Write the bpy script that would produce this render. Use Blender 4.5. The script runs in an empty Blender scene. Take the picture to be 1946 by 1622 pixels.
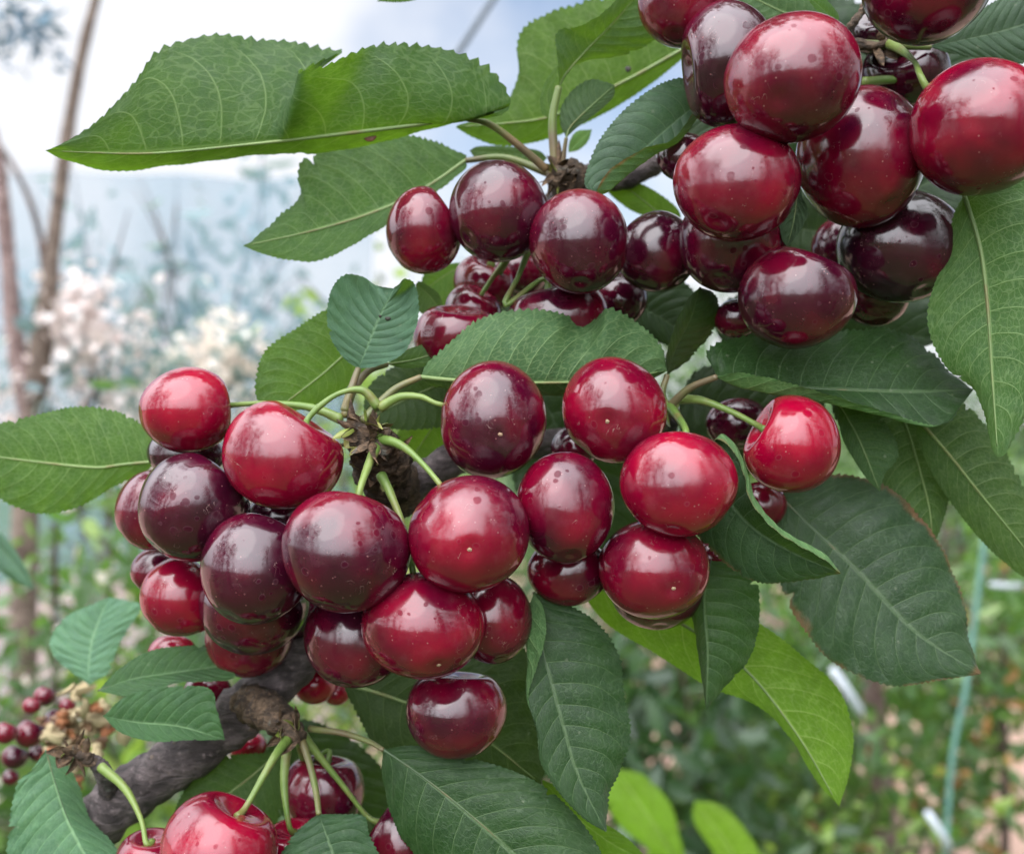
import bpy, math, random
import numpy as np
from mathutils import Vector, Matrix
R = math.radians
random.seed(7)
rng = np.random.default_rng(7)
scn = bpy.context.scene
COL = scn.collection

# ------------------------------------------------------------------ camera
F = 2087.0            # focal length in photo pixels (photo is 1946 wide)
CX, CY = 973.0, 811.0
CAMH = 1.55
D0 = 0.25             # distance of the sharp cluster
cam = bpy.data.cameras.new('camera')
cam.sensor_width = 36.0
cam.lens = 36.0 * F / 1946.0
cam.clip_start = 0.01
cam.clip_end = 500
cam.dof.use_dof = True
cam.dof.focus_distance = 0.245
cam.dof.aperture_fstop = 13.5
camo = bpy.data.objects.new('camera', cam)
camo.location = (0, 0, CAMH)
camo.rotation_euler = (R(90), 0, 0)
COL.objects.link(camo)
scn.camera = camo

# ------------------------------------------------------------------ sky and sun
SUN_EL, SUN_AZ = 52.0, -35.0      # high, behind the camera, to the left
w = bpy.data.worlds.new('World')
scn.world = w
w.use_nodes = True
nt = w.node_tree
nt.nodes.clear()
wo = nt.nodes.new('ShaderNodeOutputWorld')
bg = nt.nodes.new('ShaderNodeBackground')
sky = nt.nodes.new('ShaderNodeTexSky')
sky.sky_type = 'NISHITA'
sky.sun_disc = False
sky.sun_elevation = R(SUN_EL)
sky.sun_rotation = R(180 - SUN_AZ)
sky.air_density = 1.0
sky.dust_density = 2.0
tc = nt.nodes.new('ShaderNodeTexCoord')
nz = nt.nodes.new('ShaderNodeTexNoise')
nz.inputs['Scale'].default_value = 2.1
nz.inputs['Detail'].default_value = 5
nz.inputs['Roughness'].default_value = 0.55
mp = nt.nodes.new('ShaderNodeMapping')
mp.inputs['Location'].default_value = (1.3, 0.2, 0.5)
rmp = nt.nodes.new('ShaderNodeValToRGB')
rmp.color_ramp.elements[0].position = 0.34
rmp.color_ramp.elements[1].position = 0.52
mx = nt.nodes.new('ShaderNodeMix')
mx.data_type = 'RGBA'
# sunlit thin cloud, brightest round the sun
dot = nt.nodes.new('ShaderNodeVectorMath'); dot.operation = 'DOT_PRODUCT'
dot.inputs[1].default_value = (math.sin(R(SUN_AZ)) * math.cos(R(SUN_EL)), -math.cos(R(SUN_AZ)) * math.cos(R(SUN_EL)), math.sin(R(SUN_EL)))
mr = nt.nodes.new('ShaderNodeMapRange')
mr.interpolation_type = 'SMOOTHSTEP'
mr.inputs['From Min'].default_value = -.1
mr.inputs['From Max'].default_value = .95
mr.inputs['To Min'].default_value = 5.2
mr.inputs['To Max'].default_value = 34.0
nt.links.new(tc.outputs['Generated'], dot.inputs[0])
nt.links.new(dot.outputs['Value'], mr.inputs['Value'])
cl_ = nt.nodes.new('ShaderNodeMix'); cl_.data_type = 'RGBA'; cl_.blend_type = 'MULTIPLY'
cl_.inputs['Factor'].default_value = 1.0
cl_.inputs['A'].default_value = (.97, .99, 1.05, 1)
nt.links.new(mr.outputs['Result'], cl_.inputs['B'])
nt.links.new(cl_.outputs['Result'], mx.inputs['B'])
nt.links.new(tc.outputs['Generated'], mp.inputs['Vector'])
nt.links.new(mp.outputs['Vector'], nz.inputs['Vector'])
nt.links.new(nz.outputs['Fac'], rmp.inputs['Fac'])
cov = nt.nodes.new('ShaderNodeMapRange'); cov.interpolation_type = 'SMOOTHSTEP'
cov.inputs['From Min'].default_value = -.15; cov.inputs['From Max'].default_value = .35
nt.links.new(dot.outputs['Value'], cov.inputs['Value'])
cmx = nt.nodes.new('ShaderNodeMath'); cmx.operation = 'MAXIMUM'
nt.links.new(rmp.outputs['Color'], cmx.inputs[0]); nt.links.new(cov.outputs['Result'], cmx.inputs[1])
nt.links.new(cmx.outputs[0], mx.inputs['Factor'])
nt.links.new(sky.outputs['Color'], mx.inputs['A'])
nt.links.new(mx.outputs['Result'], bg.inputs['Color'])
bg.inputs['Strength'].default_value = 0.10
nt.links.new(bg.outputs['Background'], wo.inputs['Surface'])

sd = bpy.data.lights.new('sun', 'SUN')
sd.energy = .8
sd.angle = R(60)
sd.color = (1.0, 0.95, 0.88)
so = bpy.data.objects.new('sun', sd)
sv = Vector((math.sin(R(SUN_AZ)) * math.cos(R(SUN_EL)), -math.cos(R(SUN_AZ)) * math.cos(R(SUN_EL)), math.sin(R(SUN_EL))))
so.rotation_euler = sv.to_track_quat('Z', 'Y').to_euler()
so.location = (-1, -2, 5)
COL.objects.link(so)

scn.view_settings.view_transform = 'Standard'
scn.view_settings.look = 'None'
scn.view_settings.exposure = 1.0
scn.view_settings.gamma = 1.0
scn.cycles.max_bounces = 8
scn.cycles.transparent_max_bounces = 12
scn.cycles.use_denoising = True


# ------------------------------------------------------------------ helpers
def P(px, py, d):
    """a point seen at photo pixel px,py standing d metres in front of the lens"""
    return Vector(((px - CX) / F * d, d, CAMH + (CY - py) / F * d))


def tag(o, label=None, cat=None, group=None, kind=None):
    if label: o['label'] = label
    if cat: o['category'] = cat
    if group: o['group'] = group
    if kind: o['kind'] = kind
    return o


def link(name, verts, faces, mat, parent=None, loc=None, smooth=True, uvs=None, cols=None):
    me = bpy.data.meshes.new(name)
    me.from_pydata([tuple(v) for v in verts], [], [tuple(f) for f in faces])
    if smooth:
        me.polygons.foreach_set('use_smooth', [True] * len(me.polygons))
    if uvs is not None:
        uvl = me.uv_layers.new(name='UVMap')
        idx = np.empty(len(me.loops), dtype=np.int32)
        me.loops.foreach_get('vertex_index', idx)
        uvl.data.foreach_set('uv', np.asarray(uvs, dtype=np.float32)[idx].ravel())
    if cols is not None:
        a = me.attributes.new('leafvar', 'FLOAT', 'POINT')
        a.data.foreach_set('value', np.asarray(cols, dtype=np.float32))
    if mat: me.materials.append(mat)
    me.update()
    o = bpy.data.objects.new(name, me)
    COL.objects.link(o)
    if parent:
        o.parent = parent
    if loc is not None:
        o.location = loc
    return o


def empty(name, loc):
    o = bpy.data.objects.new(name, None)
    o.empty_display_size = 0.02
    o.location = loc
    COL.objects.link(o)
    return o


def catmull(pts, n):
    pts = [np.asarray(p, float) for p in pts]
    if len(pts) == 1: return np.repeat(np.array(pts), n, 0)
    if len(pts) == 2:
        t = np.linspace(0, 1, n)[:, None]
        return pts[0] * (1 - t) + pts[1] * t
    p = [2 * pts[0] - pts[1]] + pts + [2 * pts[-1] - pts[-2]]
    out = []
    for i in range(1, len(p) - 2):
        p0, p1, p2, p3 = p[i - 1], p[i], p[i + 1], p[i + 2]
        t = np.linspace(0, 1, 24, endpoint=False)[:, None]
        out.append(0.5 * ((2 * p1) + (-p0 + p2) * t + (2 * p0 - 5 * p1 + 4 * p2 - p3) * t ** 2 + (-p0 + 3 * p1 - 3 * p2 + p3) * t ** 3))
    out.append(pts[-1][None, :])
    c = np.concatenate(out)
    s = np.concatenate([[0], np.cumsum(np.linalg.norm(np.diff(c, axis=0), axis=1))])
    tt = np.linspace(0, s[-1], n)
    return np.stack([np.interp(tt, s, c[:, k]) for k in range(c.shape[1])], 1)


def tube(pts, radii, n=28, seg=10, cap=True, lump=0.0, seed=0):
    """swept tube through world points; returns verts, faces"""
    pts = np.array([list(p) for p in pts], float)
    data = np.concatenate([pts, np.array(radii, float)[:, None]], 1)
    c = catmull(list(data), n)
    ctr, rad = c[:, :3], c[:, 3]
    tg = np.gradient(ctr, axis=0)
    tg /= np.linalg.norm(tg, axis=1)[:, None] + 1e-12
    up = np.array([0.31, -0.87, 0.37])
    rs = np.random.default_rng(seed)
    V, Fc = [], []
    ph = rs.uniform(0, 6.28, 8)
    for i in range(n):
        a = np.cross(tg[i], up); a /= np.linalg.norm(a) + 1e-12
        b = np.cross(tg[i], a)
        up = np.cross(a, tg[i])
        for k in range(seg):
            th = 2 * math.pi * k / seg
            r = rad[i]
            if lump:
                r *= 1 + lump * (math.sin(2 * th + ph[0] + i * .55) * .4 + math.sin(3 * th + i * 0.9 + ph[1]) * .35 + math.sin(i * 1.7 + ph[2]) * .5 + rs.normal() * .25)
            V.append(ctr[i] + r * (math.cos(th) * a + math.sin(th) * b))
    for i in range(n - 1):
        for k in range(seg):
            k2 = (k + 1) % seg
            Fc.append((i * seg + k, i * seg + k2, (i + 1) * seg + k2, (i + 1) * seg + k))
    if cap:
        V.append(ctr[0] - tg[0] * rad[0] * .5); V.append(ctr[-1] + tg[-1] * rad[-1] * .5)
        a, b = len(V) - 2, len(V) - 1
        for k in range(seg):
            k2 = (k + 1) % seg
            Fc.append((a, k2, k)); Fc.append((b, (n - 1) * seg + k, (n - 1) * seg + k2))
    return np.array(V), Fc


# ------------------------------------------------------------------ node helpers
class NB:
    def __init__(self, name):
        self.m = bpy.data.materials.new(name)
        self.m.use_nodes = True
        self.t = self.m.node_tree
        self.t.nodes.clear()
        self.out = self.t.nodes.new('ShaderNodeOutputMaterial')

    def n(self, typ, **kw):
        nd = self.t.nodes.new(typ)
        for k, v in kw.items():
            if hasattr(nd, k): setattr(nd, k, v)
        return nd

    def put(self, sock, v):
        if hasattr(v, 'is_output') or isinstance(v, bpy.types.NodeSocket):
            self.t.links.new(v, sock)
        else:
            sock.default_value = v

    def math(self, op, a, b=None, c=None, clamp=False):
        nd = self.t.nodes.new('ShaderNodeMath')
        nd.operation = op
        nd.use_clamp = clamp
        self.put(nd.inputs[0], a)
        if b is not None: self.put(nd.inputs[1], b)
        if c is not None: self.put(nd.inputs[2], c)
        return nd.outputs[0]

    def smooth(self, v, lo, hi, a=0.0, b=1.0):
        nd = self.t.nodes.new('ShaderNodeMapRange')
        nd.interpolation_type = 'SMOOTHSTEP'
        self.put(nd.inputs['Value'], v)
        nd.inputs['From Min'].default_value = lo
        nd.inputs['From Max'].default_value = hi
        nd.inputs['To Min'].default_value = a
        nd.inputs['To Max'].default_value = b
        return nd.outputs['Result']

    def mix(self, f, a, b, mode='MIX'):
        nd = self.t.nodes.new('ShaderNodeMix')
        nd.data_type = 'RGBA'
        nd.blend_type = mode
        self.put(nd.inputs['Factor'], f)
        self.put(nd.inputs['A'], a if not isinstance(a, tuple) else (*a, 1) if len(a) == 3 else a)
        self.put(nd.inputs['B'], b if not isinstance(b, tuple) else (*b, 1) if len(b) == 3 else b)
        return nd.outputs['Result']

    def noise(self, vec, scale, detail=3, rough=.5, dist=0.0):
        nd = self.t.nodes.new('ShaderNodeTexNoise')
        if vec is not None: self.t.links.new(vec, nd.inputs['Vector'])
        nd.inputs['Scale'].default_value = scale
        nd.inputs['Detail'].default_value = detail
        nd.inputs['Roughness'].default_value = rough
        nd.inputs['Distortion'].default_value = dist
        return nd.outputs['Fac']

    def voro(self, vec, scale, feature='F1', rand=1.0):
        nd = self.t.nodes.new('ShaderNodeTexVoronoi')
        nd.feature = feature
        if vec is not None: self.t.links.new(vec, nd.inputs['Vector'])
        nd.inputs['Scale'].default_value = scale
        nd.inputs['Randomness'].default_value = rand
        return nd

    def objvec(self):
        """object coordinates shifted by a random amount per object"""
        tc = self.n('ShaderNodeTexCoord')
        oi = self.n('ShaderNodeObjectInfo')
        sc = self.n('ShaderNodeVectorMath'); sc.operation = 'ADD'
        cmb = self.n('ShaderNodeCombineXYZ')
        k = self.math('MULTIPLY', oi.outputs['Random'], 7.3)
        self.put(cmb.inputs[0], k); self.put(cmb.inputs[1], self.math('MULTIPLY', oi.outputs['Random'], 3.1)); self.put(cmb.inputs[2], k)
        self.t.links.new(tc.outputs['Object'], sc.inputs[0])
        self.t.links.new(cmb.outputs[0], sc.inputs[1])
        return sc.outputs[0], oi

    def bump(self, h, strength, dist, normal=None):
        nd = self.n('ShaderNodeBump')
        nd.inputs['Strength'].default_value = strength
        nd.inputs['Distance'].default_value = dist
        self.put(nd.inputs['Height'], h)
        if normal is not None: self.put(nd.inputs['Normal'], normal)
        return nd.outputs['Normal']

    def principled(self, col, rough, spec=.5, normal=None, coat=0.0, coatr=.05, sss=0.0):
        nd = self.n('ShaderNodeBsdfPrincipled')
        self.put(nd.inputs['Base Color'], (*col, 1) if isinstance(col, tuple) else col)
        self.put(nd.inputs['Roughness'], rough)
        nd.inputs['Specular IOR Level'].default_value = spec
        if normal is not None: self.put(nd.inputs['Normal'], normal)
        nd.inputs['Coat Weight'].default_value = coat
        nd.inputs['Coat Roughness'].default_value = coatr
        return nd

    def done(self, shader):
        self.t.links.new(shader, self.out.inputs['Surface'])
        return self.m


def mat_cherry():
    b = NB('cherry_skin')
    v, oi = b.objvec()
    sep = b.n('ShaderNodeSeparateColor')
    b.t.links.new(oi.outputs['Color'], sep.inputs[0])
    tone = sep.outputs[0]
    n1 = b.noise(v, 70, 1.6, .45, .3)
    n2 = b.noise(v, 420, 4, .6)
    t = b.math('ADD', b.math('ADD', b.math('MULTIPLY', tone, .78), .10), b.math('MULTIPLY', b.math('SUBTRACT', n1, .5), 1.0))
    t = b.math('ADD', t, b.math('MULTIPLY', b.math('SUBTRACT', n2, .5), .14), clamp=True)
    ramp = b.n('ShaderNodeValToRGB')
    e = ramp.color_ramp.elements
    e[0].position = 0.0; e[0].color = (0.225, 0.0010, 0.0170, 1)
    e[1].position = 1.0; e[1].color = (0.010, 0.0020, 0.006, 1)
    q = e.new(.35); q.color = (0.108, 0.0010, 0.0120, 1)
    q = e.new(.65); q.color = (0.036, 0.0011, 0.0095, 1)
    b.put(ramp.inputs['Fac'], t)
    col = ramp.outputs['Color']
    # fine pale lenticels in the skin
    vs = b.voro(v, 760)
    sp = b.math('MULTIPLY', b.smooth(vs.outputs['Distance'], .19, .08), b.smooth(vs.outputs['Color'], .58, .80))
    col = b.mix(b.math('MULTIPLY', sp, .5), col, (0.26, 0.12, 0.12))
    # dried rain drops: a duller disc with a faint pale rim
    dist = b.n('ShaderNodeVectorMath'); dist.operation = 'ADD'
    nc = b.n('ShaderNodeTexNoise'); nc.inputs['Scale'].default_value = 220
    b.t.links.new(v, nc.inputs['Vector'])
    sc = b.n('ShaderNodeVectorMath'); sc.operation = 'SCALE'; sc.inputs['Scale'].default_value = .0016
    b.t.links.new(nc.outputs['Color'], sc.inputs[0])
    b.t.links.new(v, dist.inputs[0]); b.t.links.new(sc.outputs[0], dist.inputs[1])
    vd = b.voro(dist.outputs[0], 330)
    keep = b.math('MULTIPLY', b.smooth(b.noise(v, 120, 2), .38, .50), b.math('ADD', .55, b.math('MULTIPLY', oi.outputs['Random'], .45)))
    sz = b.n('ShaderNodeSeparateColor'); b.t.links.new(vd.outputs['Color'], sz.inputs[0])
    rr = b.math('ADD', b.math('MULTIPLY', b.math('POWER', sz.outputs[0], 2.2), .30), .05)
    q_ = b.math('DIVIDE', vd.outputs['Distance'], rr)
    disc = b.math('MULTIPLY', b.smooth(q_, 1.08, .92), keep)
    ring = b.math('MULTIPLY', b.math('MULTIPLY', b.smooth(q_, .72, .95), b.smooth(q_, 1.16, .98)), keep)
    col = b.mix(b.math('MULTIPLY', ring, .085), col, (0.30, 0.20, 0.22))
    wv = b.noise(v, 260, 2, .5, 1.2)
    scf = b.math('MULTIPLY', b.smooth(b.math('ABSOLUTE', b.math('SUBTRACT', wv, .5)), .010, .003), b.smooth(b.noise(v, 210, 2), .62, .70))
    col = b.mix(b.math('MULTIPLY', scf, .30), col, (0.34, 0.24, 0.22))
    col = b.mix(b.math('MULTIPLY', disc, .16), col, (0.03, 0.001, 0.004))
    # dusty bloom in soft patches
    dust = b.math('MULTIPLY', b.smooth(b.noise(v, 160, 5, .65), .48, .74), .085)
    col = b.mix(dust, col, (0.22, 0.11, 0.13))
    rough = b.math('ADD', b.math('MULTIPLY', disc, .10), b.math('ADD', b.math('MULTIPLY', b.smooth(b.noise(v, 95, 4, .6), .38, .75), .12), .105))
    h = b.math('ADD', b.math('MULTIPLY', n2, .25), b.math('MULTIPLY', disc, .30))
    h = b.math('ADD', h, b.math('MULTIPLY', b.noise(v, 150, 2), 1.6))
    nr = b.bump(h, .10, .0009)
    p = b.principled(col, rough, .75, nr)
    b.put(p.inputs['Specular IOR Level'], b.math('SUBTRACT', .66, b.math('MULTIPLY', disc, .50)))
    p.inputs['Subsurface Weight'].default_value = .0
    return b.done(p.outputs[0])


def mat_leaf(seen):
    b = NB('leaf_blade_' + seen)
    uv = b.n('ShaderNodeUVMap')
    sx = b.n('ShaderNodeSeparateXYZ')
    b.t.links.new(uv.outputs[0], sx.inputs[0])
    v, oi = b.objvec()
    # obj.color: R = tint dark..bright, also painted shade, G = translucency, B = blue tone and painted sheen
    sep = b.n('ShaderNodeSeparateColor'); b.t.links.new(oi.outputs['Color'], sep.inputs[0])
    warp = b.math('MULTIPLY', b.math('SUBTRACT', b.noise(v, 90, 2), .5), .06)
    x = b.math('MULTIPLY', sx.outputs[0], 4.2)
    yy = b.math('SUBTRACT', b.math('MULTIPLY', sx.outputs[1], 2.0), 1.0)
    y = b.math('ABSOLUTE', yy)
    side = b.math('MULTIPLY', b.math('GREATER_THAN', yy, 0.0), .5)
    s = b.math('SUBTRACT', x, b.math('MULTIPLY', y, .42))
    s = b.math('SUBTRACT', s, b.math('MULTIPLY', b.math('POWER', y, 2.6), .42))
    s = b.math('ADD', b.math('ADD', s, warp), 3.0)
    ph = b.math('ADD', b.math('MULTIPLY', s, 2.75), side)
    fr = b.math('FRACT', ph)
    d = b.math('MULTIPLY', b.math('ABSOLUTE', b.math('SUBTRACT', fr, .5)), 2.0)   # 1 on the vein
    wid = b.math('ADD', b.math('MULTIPLY', y, -.018), .050)
    dv = b.math('SUBTRACT', 1.0, d)
    vein = b.math('SUBTRACT', 1.0, b.math('DIVIDE', dv, b.math('MULTIPLY', wid, 1.6)), clamp=True)
    vein = b.math('MULTIPLY', b.smooth(vein, 0, .8), b.smooth(y, .97, .80))
    mid = b.smooth(y, .045, .018)
    # the fine net between the side veins
    cmb = b.n('ShaderNodeCombineXYZ')
    b.put(cmb.inputs[0], ph); b.put(cmb.inputs[1], b.math('MULTIPLY', yy, 4.0)); b.put(cmb.inputs[2], b.math('MULTIPLY', oi.outputs['Random'], 40))
    wrp = b.n('ShaderNodeTexNoise'); wrp.inputs['Scale'].default_value = 3.0
    b.t.links.new(cmb.outputs[0], wrp.inputs['Vector'])
    wsc = b.n('ShaderNodeVectorMath'); wsc.operation = 'SCALE'; wsc.inputs['Scale'].default_value = .22
    b.t.links.new(wrp.outputs['Color'], wsc.inputs[0])
    wad = b.n('ShaderNodeVectorMath'); wad.operation = 'ADD'
    b.t.links.new(cmb.outputs[0], wad.inputs[0]); b.t.links.new(wsc.outputs[0], wad.inputs[1])
    cmb = wad
    ve = b.voro(cmb.outputs[0], 2.9, 'DISTANCE_TO_EDGE')
    ve2 = b.voro(cmb.outputs[0], 8.0, 'DISTANCE_TO_EDGE')
    net = b.smooth(ve.outputs['Distance'], .095, .025)
    net2 = b.smooth(ve2.outputs['Distance'], .09, .02)
    allv = b.math('MAXIMUM', b.math('MAXIMUM', vein, mid), b.math('MAXIMUM', b.math('MULTIPLY', net, .42 if seen == 'lower' else .30), b.math('MULTIPLY', net2, .22)))
    big = b.math('ADD', b.math('MULTIPLY', b.noise(v, 45, 3), .65), b.math('MULTIPLY', b.smooth(b.noise(v, 190, 4, .6), .3, .7), .35))
    fine = b.noise(v, 700, 3)
    geo = b.n('ShaderNodeNewGeometry')
    back = geo.outputs['Backfacing']
    up = b.mix(big, (0.007, 0.026, 0.007), (0.021, 0.060, 0.013))
    un = b.mix(big, (0.026, 0.064, 0.022), (0.040, 0.085, 0.024))
    up = b.mix(b.math('MULTIPLY', allv, .80), up, (0.090, 0.145, 0.066))
    un = b.mix(b.math('MULTIPLY', allv, .85), un, (0.16, 0.23, 0.10))
    base = b.mix(back, up, un)
    base = b.mix(b.smooth(sep.outputs[1], .50, .66, 0, .55), base, b.mix(allv, (0.055, 0.090, 0.008), (0.13, 0.17, 0.04)))   # young thin leaves are yellower
    base = b.mix(sep.outputs[2], base, b.mix(.5, base, (0.05, 0.085, 0.075)))
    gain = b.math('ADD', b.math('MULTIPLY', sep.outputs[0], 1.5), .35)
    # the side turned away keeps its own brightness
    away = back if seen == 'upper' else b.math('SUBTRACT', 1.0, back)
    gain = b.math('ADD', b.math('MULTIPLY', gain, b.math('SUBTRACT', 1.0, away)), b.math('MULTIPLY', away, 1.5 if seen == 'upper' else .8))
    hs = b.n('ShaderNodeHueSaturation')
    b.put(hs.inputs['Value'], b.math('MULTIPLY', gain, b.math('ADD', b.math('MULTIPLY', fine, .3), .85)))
    b.put(hs.inputs['Hue'], b.math('ADD', .49, b.math('MULTIPLY', oi.outputs['Random'], .02)))
    hs.inputs['Saturation'].default_value = 1.08
    b.put(hs.inputs['Color'], base)
    colr = hs.outputs['Color']
    # scorched margin on some leaves (alpha channel of the object colour)
    tipm = b.smooth(b.math('ADD', sx.outputs[0], b.math('MULTIPLY', b.math('SUBTRACT', b.noise(v, 200, 2), .5), .04)), .955, .985)
    edge = b.math('MULTIPLY', b.math('MAXIMUM', tipm, b.smooth(b.math('ADD', y, b.math('MULTIPLY', b.math('SUBTRACT', b.noise(v, 140, 3), .5), .35)), .93, 1.02)), b.math('MULTIPLY', b.math('SUBTRACT', 1.0, oi.outputs['Alpha']), b.math('MAXIMUM', b.math('GREATER_THAN', yy, 0.0), b.math('GREATER_THAN', oi.outputs['Alpha'], .3))))
    colr = b.mix(edge, colr, (0.20, 0.065, 0.035))
    # dry flecks
    vf = b.voro(v, 330)
    fl = b.math('MULTIPLY', b.smooth(vf.outputs['Distance'], .17, .08), b.smooth(vf.outputs['Color'], .70, .78))
    colr = b.mix(b.math('MULTIPLY', fl, .35), colr, (0.16, 0.18, 0.12))
    # quilting between veins + veins
    quilt = b.math('MULTIPLY', b.math('POWER', d, 2.0), -1.0)
    hgt = b.math('ADD', quilt, b.math('MULTIPLY', allv, -.45))
    hgt = b.math('ADD', hgt, b.math('MULTIPLY', net, -.10))
    hgt = b.math('ADD', hgt, b.math('MULTIPLY', big, .8))
    hgt = b.math('ADD', hgt, b.math('ADD', b.math('MULTIPLY', b.noise(v, 1500, 3, .6), .22), b.math('MULTIPLY', net2, -.10)))
    nr = b.bump(hgt, .62, .00034)
    patch = b.smooth(b.noise(v, 110, 4, .65), .35, .70)
    rough = b.math('ADD', b.math('MULTIPLY', back, .16), b.math('ADD', .31, b.math('ADD', b.math('MULTIPLY', fine, .12), b.math('MULTIPLY', patch, .18))))
    p = b.principled(colr, rough, .28, nr)
    tr = b.n('ShaderNodeBsdfTranslucent')
    tcol = b.mix(b.math('MULTIPLY', allv, .45), (0.13, 0.27, 0.010), (0.22, 0.32, 0.050))
    th = b.n('ShaderNodeHueSaturation'); b.put(th.inputs['Color'], tcol)
    b.put(th.inputs['Value'], b.math('ADD', .55, b.math('MULTIPLY', big, .8)))
    b.t.links.new(th.outputs[0], tr.inputs['Color'])
    ms = b.n('ShaderNodeMixShader')
    b.put(ms.inputs[0], sep.outputs[1])
    b.t.links.new(p.outputs[0], ms.inputs[1]); b.t.links.new(tr.outputs[0], ms.inputs[2])
    return b.done(ms.outputs[0])


def mat_stalk(name, c1, c2, rough=.42, scale=300):
    b = NB(name)
    c1, c2 = tuple(x * .55 for x in c1), tuple(x * .55 for x in c2)
    v, oi = b.objvec()
    c = b.mix(b.smooth(b.noise(v, 60, 3), .35, .65), c1, c2)
    c = b.mix(b.math('MULTIPLY', b.smooth(b.noise(v, 130, 3), .50, .68), .55), c, (0.15, 0.095, 0.04))
    p = b.principled(c, rough, .4, b.bump(b.noise(v, scale * 2, 3), .3, .0003))
    return b.done(p.outputs[0])


def mat_bark(name, dark, light, scale=1.0, bd=.0012):
    b = NB(name)
    dark, light = tuple(x * .6 for x in dark), tuple(x * .6 for x in light)
    v, oi = b.objvec()
    n1 = b.noise(v, 110 * scale, 6, .65, .4)
    n2 = b.noise(v, 420 * scale, 5, .6)
    c = b.mix(b.smooth(n1, .35, .68), dark, light)
    c = b.mix(b.math('MULTIPLY', b.smooth(n2, .56, .70), .6), c, tuple(min(1, x * 1.7) for x in light))
    vl = b.voro(v, 260 * scale)
    le = b.math('MULTIPLY', b.smooth(vl.outputs['Distance'], .22, .10), b.smooth(vl.outputs['Color'], .6, .7))
    c = b.mix(b.math('MULTIPLY', le, .6), c, (0.16, 0.12, 0.09))
    lich = b.math('MULTIPLY', b.smooth(b.noise(v, 75 * scale, 5, .7, .6), .60, .66), .55)
    c = b.mix(lich, c, (0.13, 0.14, 0.12))
    st = b.n('ShaderNodeMapping'); st.inputs['Scale'].default_value = (1, 1, 3.2); st.inputs['Rotation'].default_value = (0, .7, 0)
    b.t.links.new(v, st.inputs['Vector'])
    n3 = b.noise(st.outputs[0], 170 * scale, 5, .65, .8)
    c = b.mix(b.smooth(n3, .56, .40, 0, .55), c, tuple(x * .35 for x in dark))
    h = b.math('ADD', b.math('ADD', n1, b.math('MULTIPLY', n3, 1.2)), b.math('ADD', b.math('MULTIPLY', n2, .6), b.math('MULTIPLY', le, .4)))
    p = b.principled(c, .72, .35, b.bump(h, .8, bd))
    return b.done(p.outputs[0])


def mat_foliage(name, c1, c2, c3, trans=.35, tcol=(0.20, 0.42, 0.05), rough=.42):
    b = NB(name)
    kf = .8 if 'petal' in name else .72
    c1, c2, c3, tcol = [tuple(x * kf for x in q) for q in (c1, c2, c3, tcol)]
    at = b.n('ShaderNodeAttribute'); at.attribute_name = 'leafvar'
    ramp = b.n('ShaderNodeValToRGB')
    e = ramp.color_ramp.elements
    e[0].color = (*c1, 1); e[1].color = (*c3, 1)
    q = e.new(.55); q.color = (*c2, 1)
    b.put(ramp.inputs['Fac'], at.outputs['Fac'])
    p = b.principled(ramp.outputs['Color'], rough, .5)
    tr = b.n('ShaderNodeBsdfTranslucent')
    tr.inputs['Color'].default_value = (*tcol, 1)
    ms = b.n('ShaderNodeMixShader'); ms.inputs[0].default_value = trans
    b.t.links.new(p.outputs[0], ms.inputs[1]); b.t.links.new(tr.outputs[0], ms.inputs[2])
    return b.done(ms.outputs[0])


def mat_plain(name, col, rough=.5, spec=.4, var=.25, scale=40):
    b = NB(name)
    v, oi = b.objvec()
    c = b.mix(b.noise(v, scale, 4), tuple(x * (1 - var) for x in col), tuple(min(1, x * (1 + var)) for x in col))
    p = b.principled(c, rough, spec)
    return b.done(p.outputs[0])


M = {}
M['cherry'] = mat_cherry()
M['leaf_up'] = mat_leaf('upper')
M['leaf_under'] = mat_leaf('lower')
M['stem'] = mat_stalk('cherry_stem_green', (0.14, 0.25, 0.045), (0.24, 0.33, 0.08))
M['petiole'] = mat_stalk('leaf_stalk', (0.17, 0.24, 0.06), (0.17, 0.12, 0.07))
M['rib_up'] = mat_stalk('upper_midrib', (0.055, 0.105, 0.04), (0.085, 0.14, 0.055), .5)
M['rib'] = mat_stalk('leaf_midrib', (0.20, 0.30, 0.10), (0.26, 0.36, 0.12), .5)
M['bark'] = mat_bark('cherry_bark', (0.050, 0.037, 0.038), (0.19, 0.15, 0.15))
M['spur'] = mat_bark('spur_bark', (0.045, 0.028, 0.018), (0.20, 0.13, 0.08), 2.2, .0009)
M['scale'] = mat_bark('bud_scale_brown', (0.06, 0.035, 0.02), (0.26, 0.16, 0.09), 2.5, .0005)
M['scar'] = mat_plain('scar_tissue', (0.26, 0.17, 0.11), .7, .3, .3, 900)
M['bud'] = mat_stalk('green_bud', (0.22, 0.30, 0.05), (0.36, 0.33, 0.10))

# ------------------------------------------------------------------ cherries
CH = []   # rows gathered first, then spread in depth so that no two fruits share the same space


def C(x, y, rx, ry, z, ax, tone, label, group, stem=None, zs=None, scar=False, dim=.30, sut=None):
    CH.append(dict(x=x, y=y, rx=rx, ry=ry, z=z, ax=ax, tone=tone, label=label, group=group, stem=stem, zs=zs, scar=scar, dim=dim, sut=sut))


G1 = 'cherries of the front cluster'
G2 = 'cherries of the upper right cluster'
G3 = 'cherries of the small upper middle cluster'
G4 = 'cherries hanging at the bottom'
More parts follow.
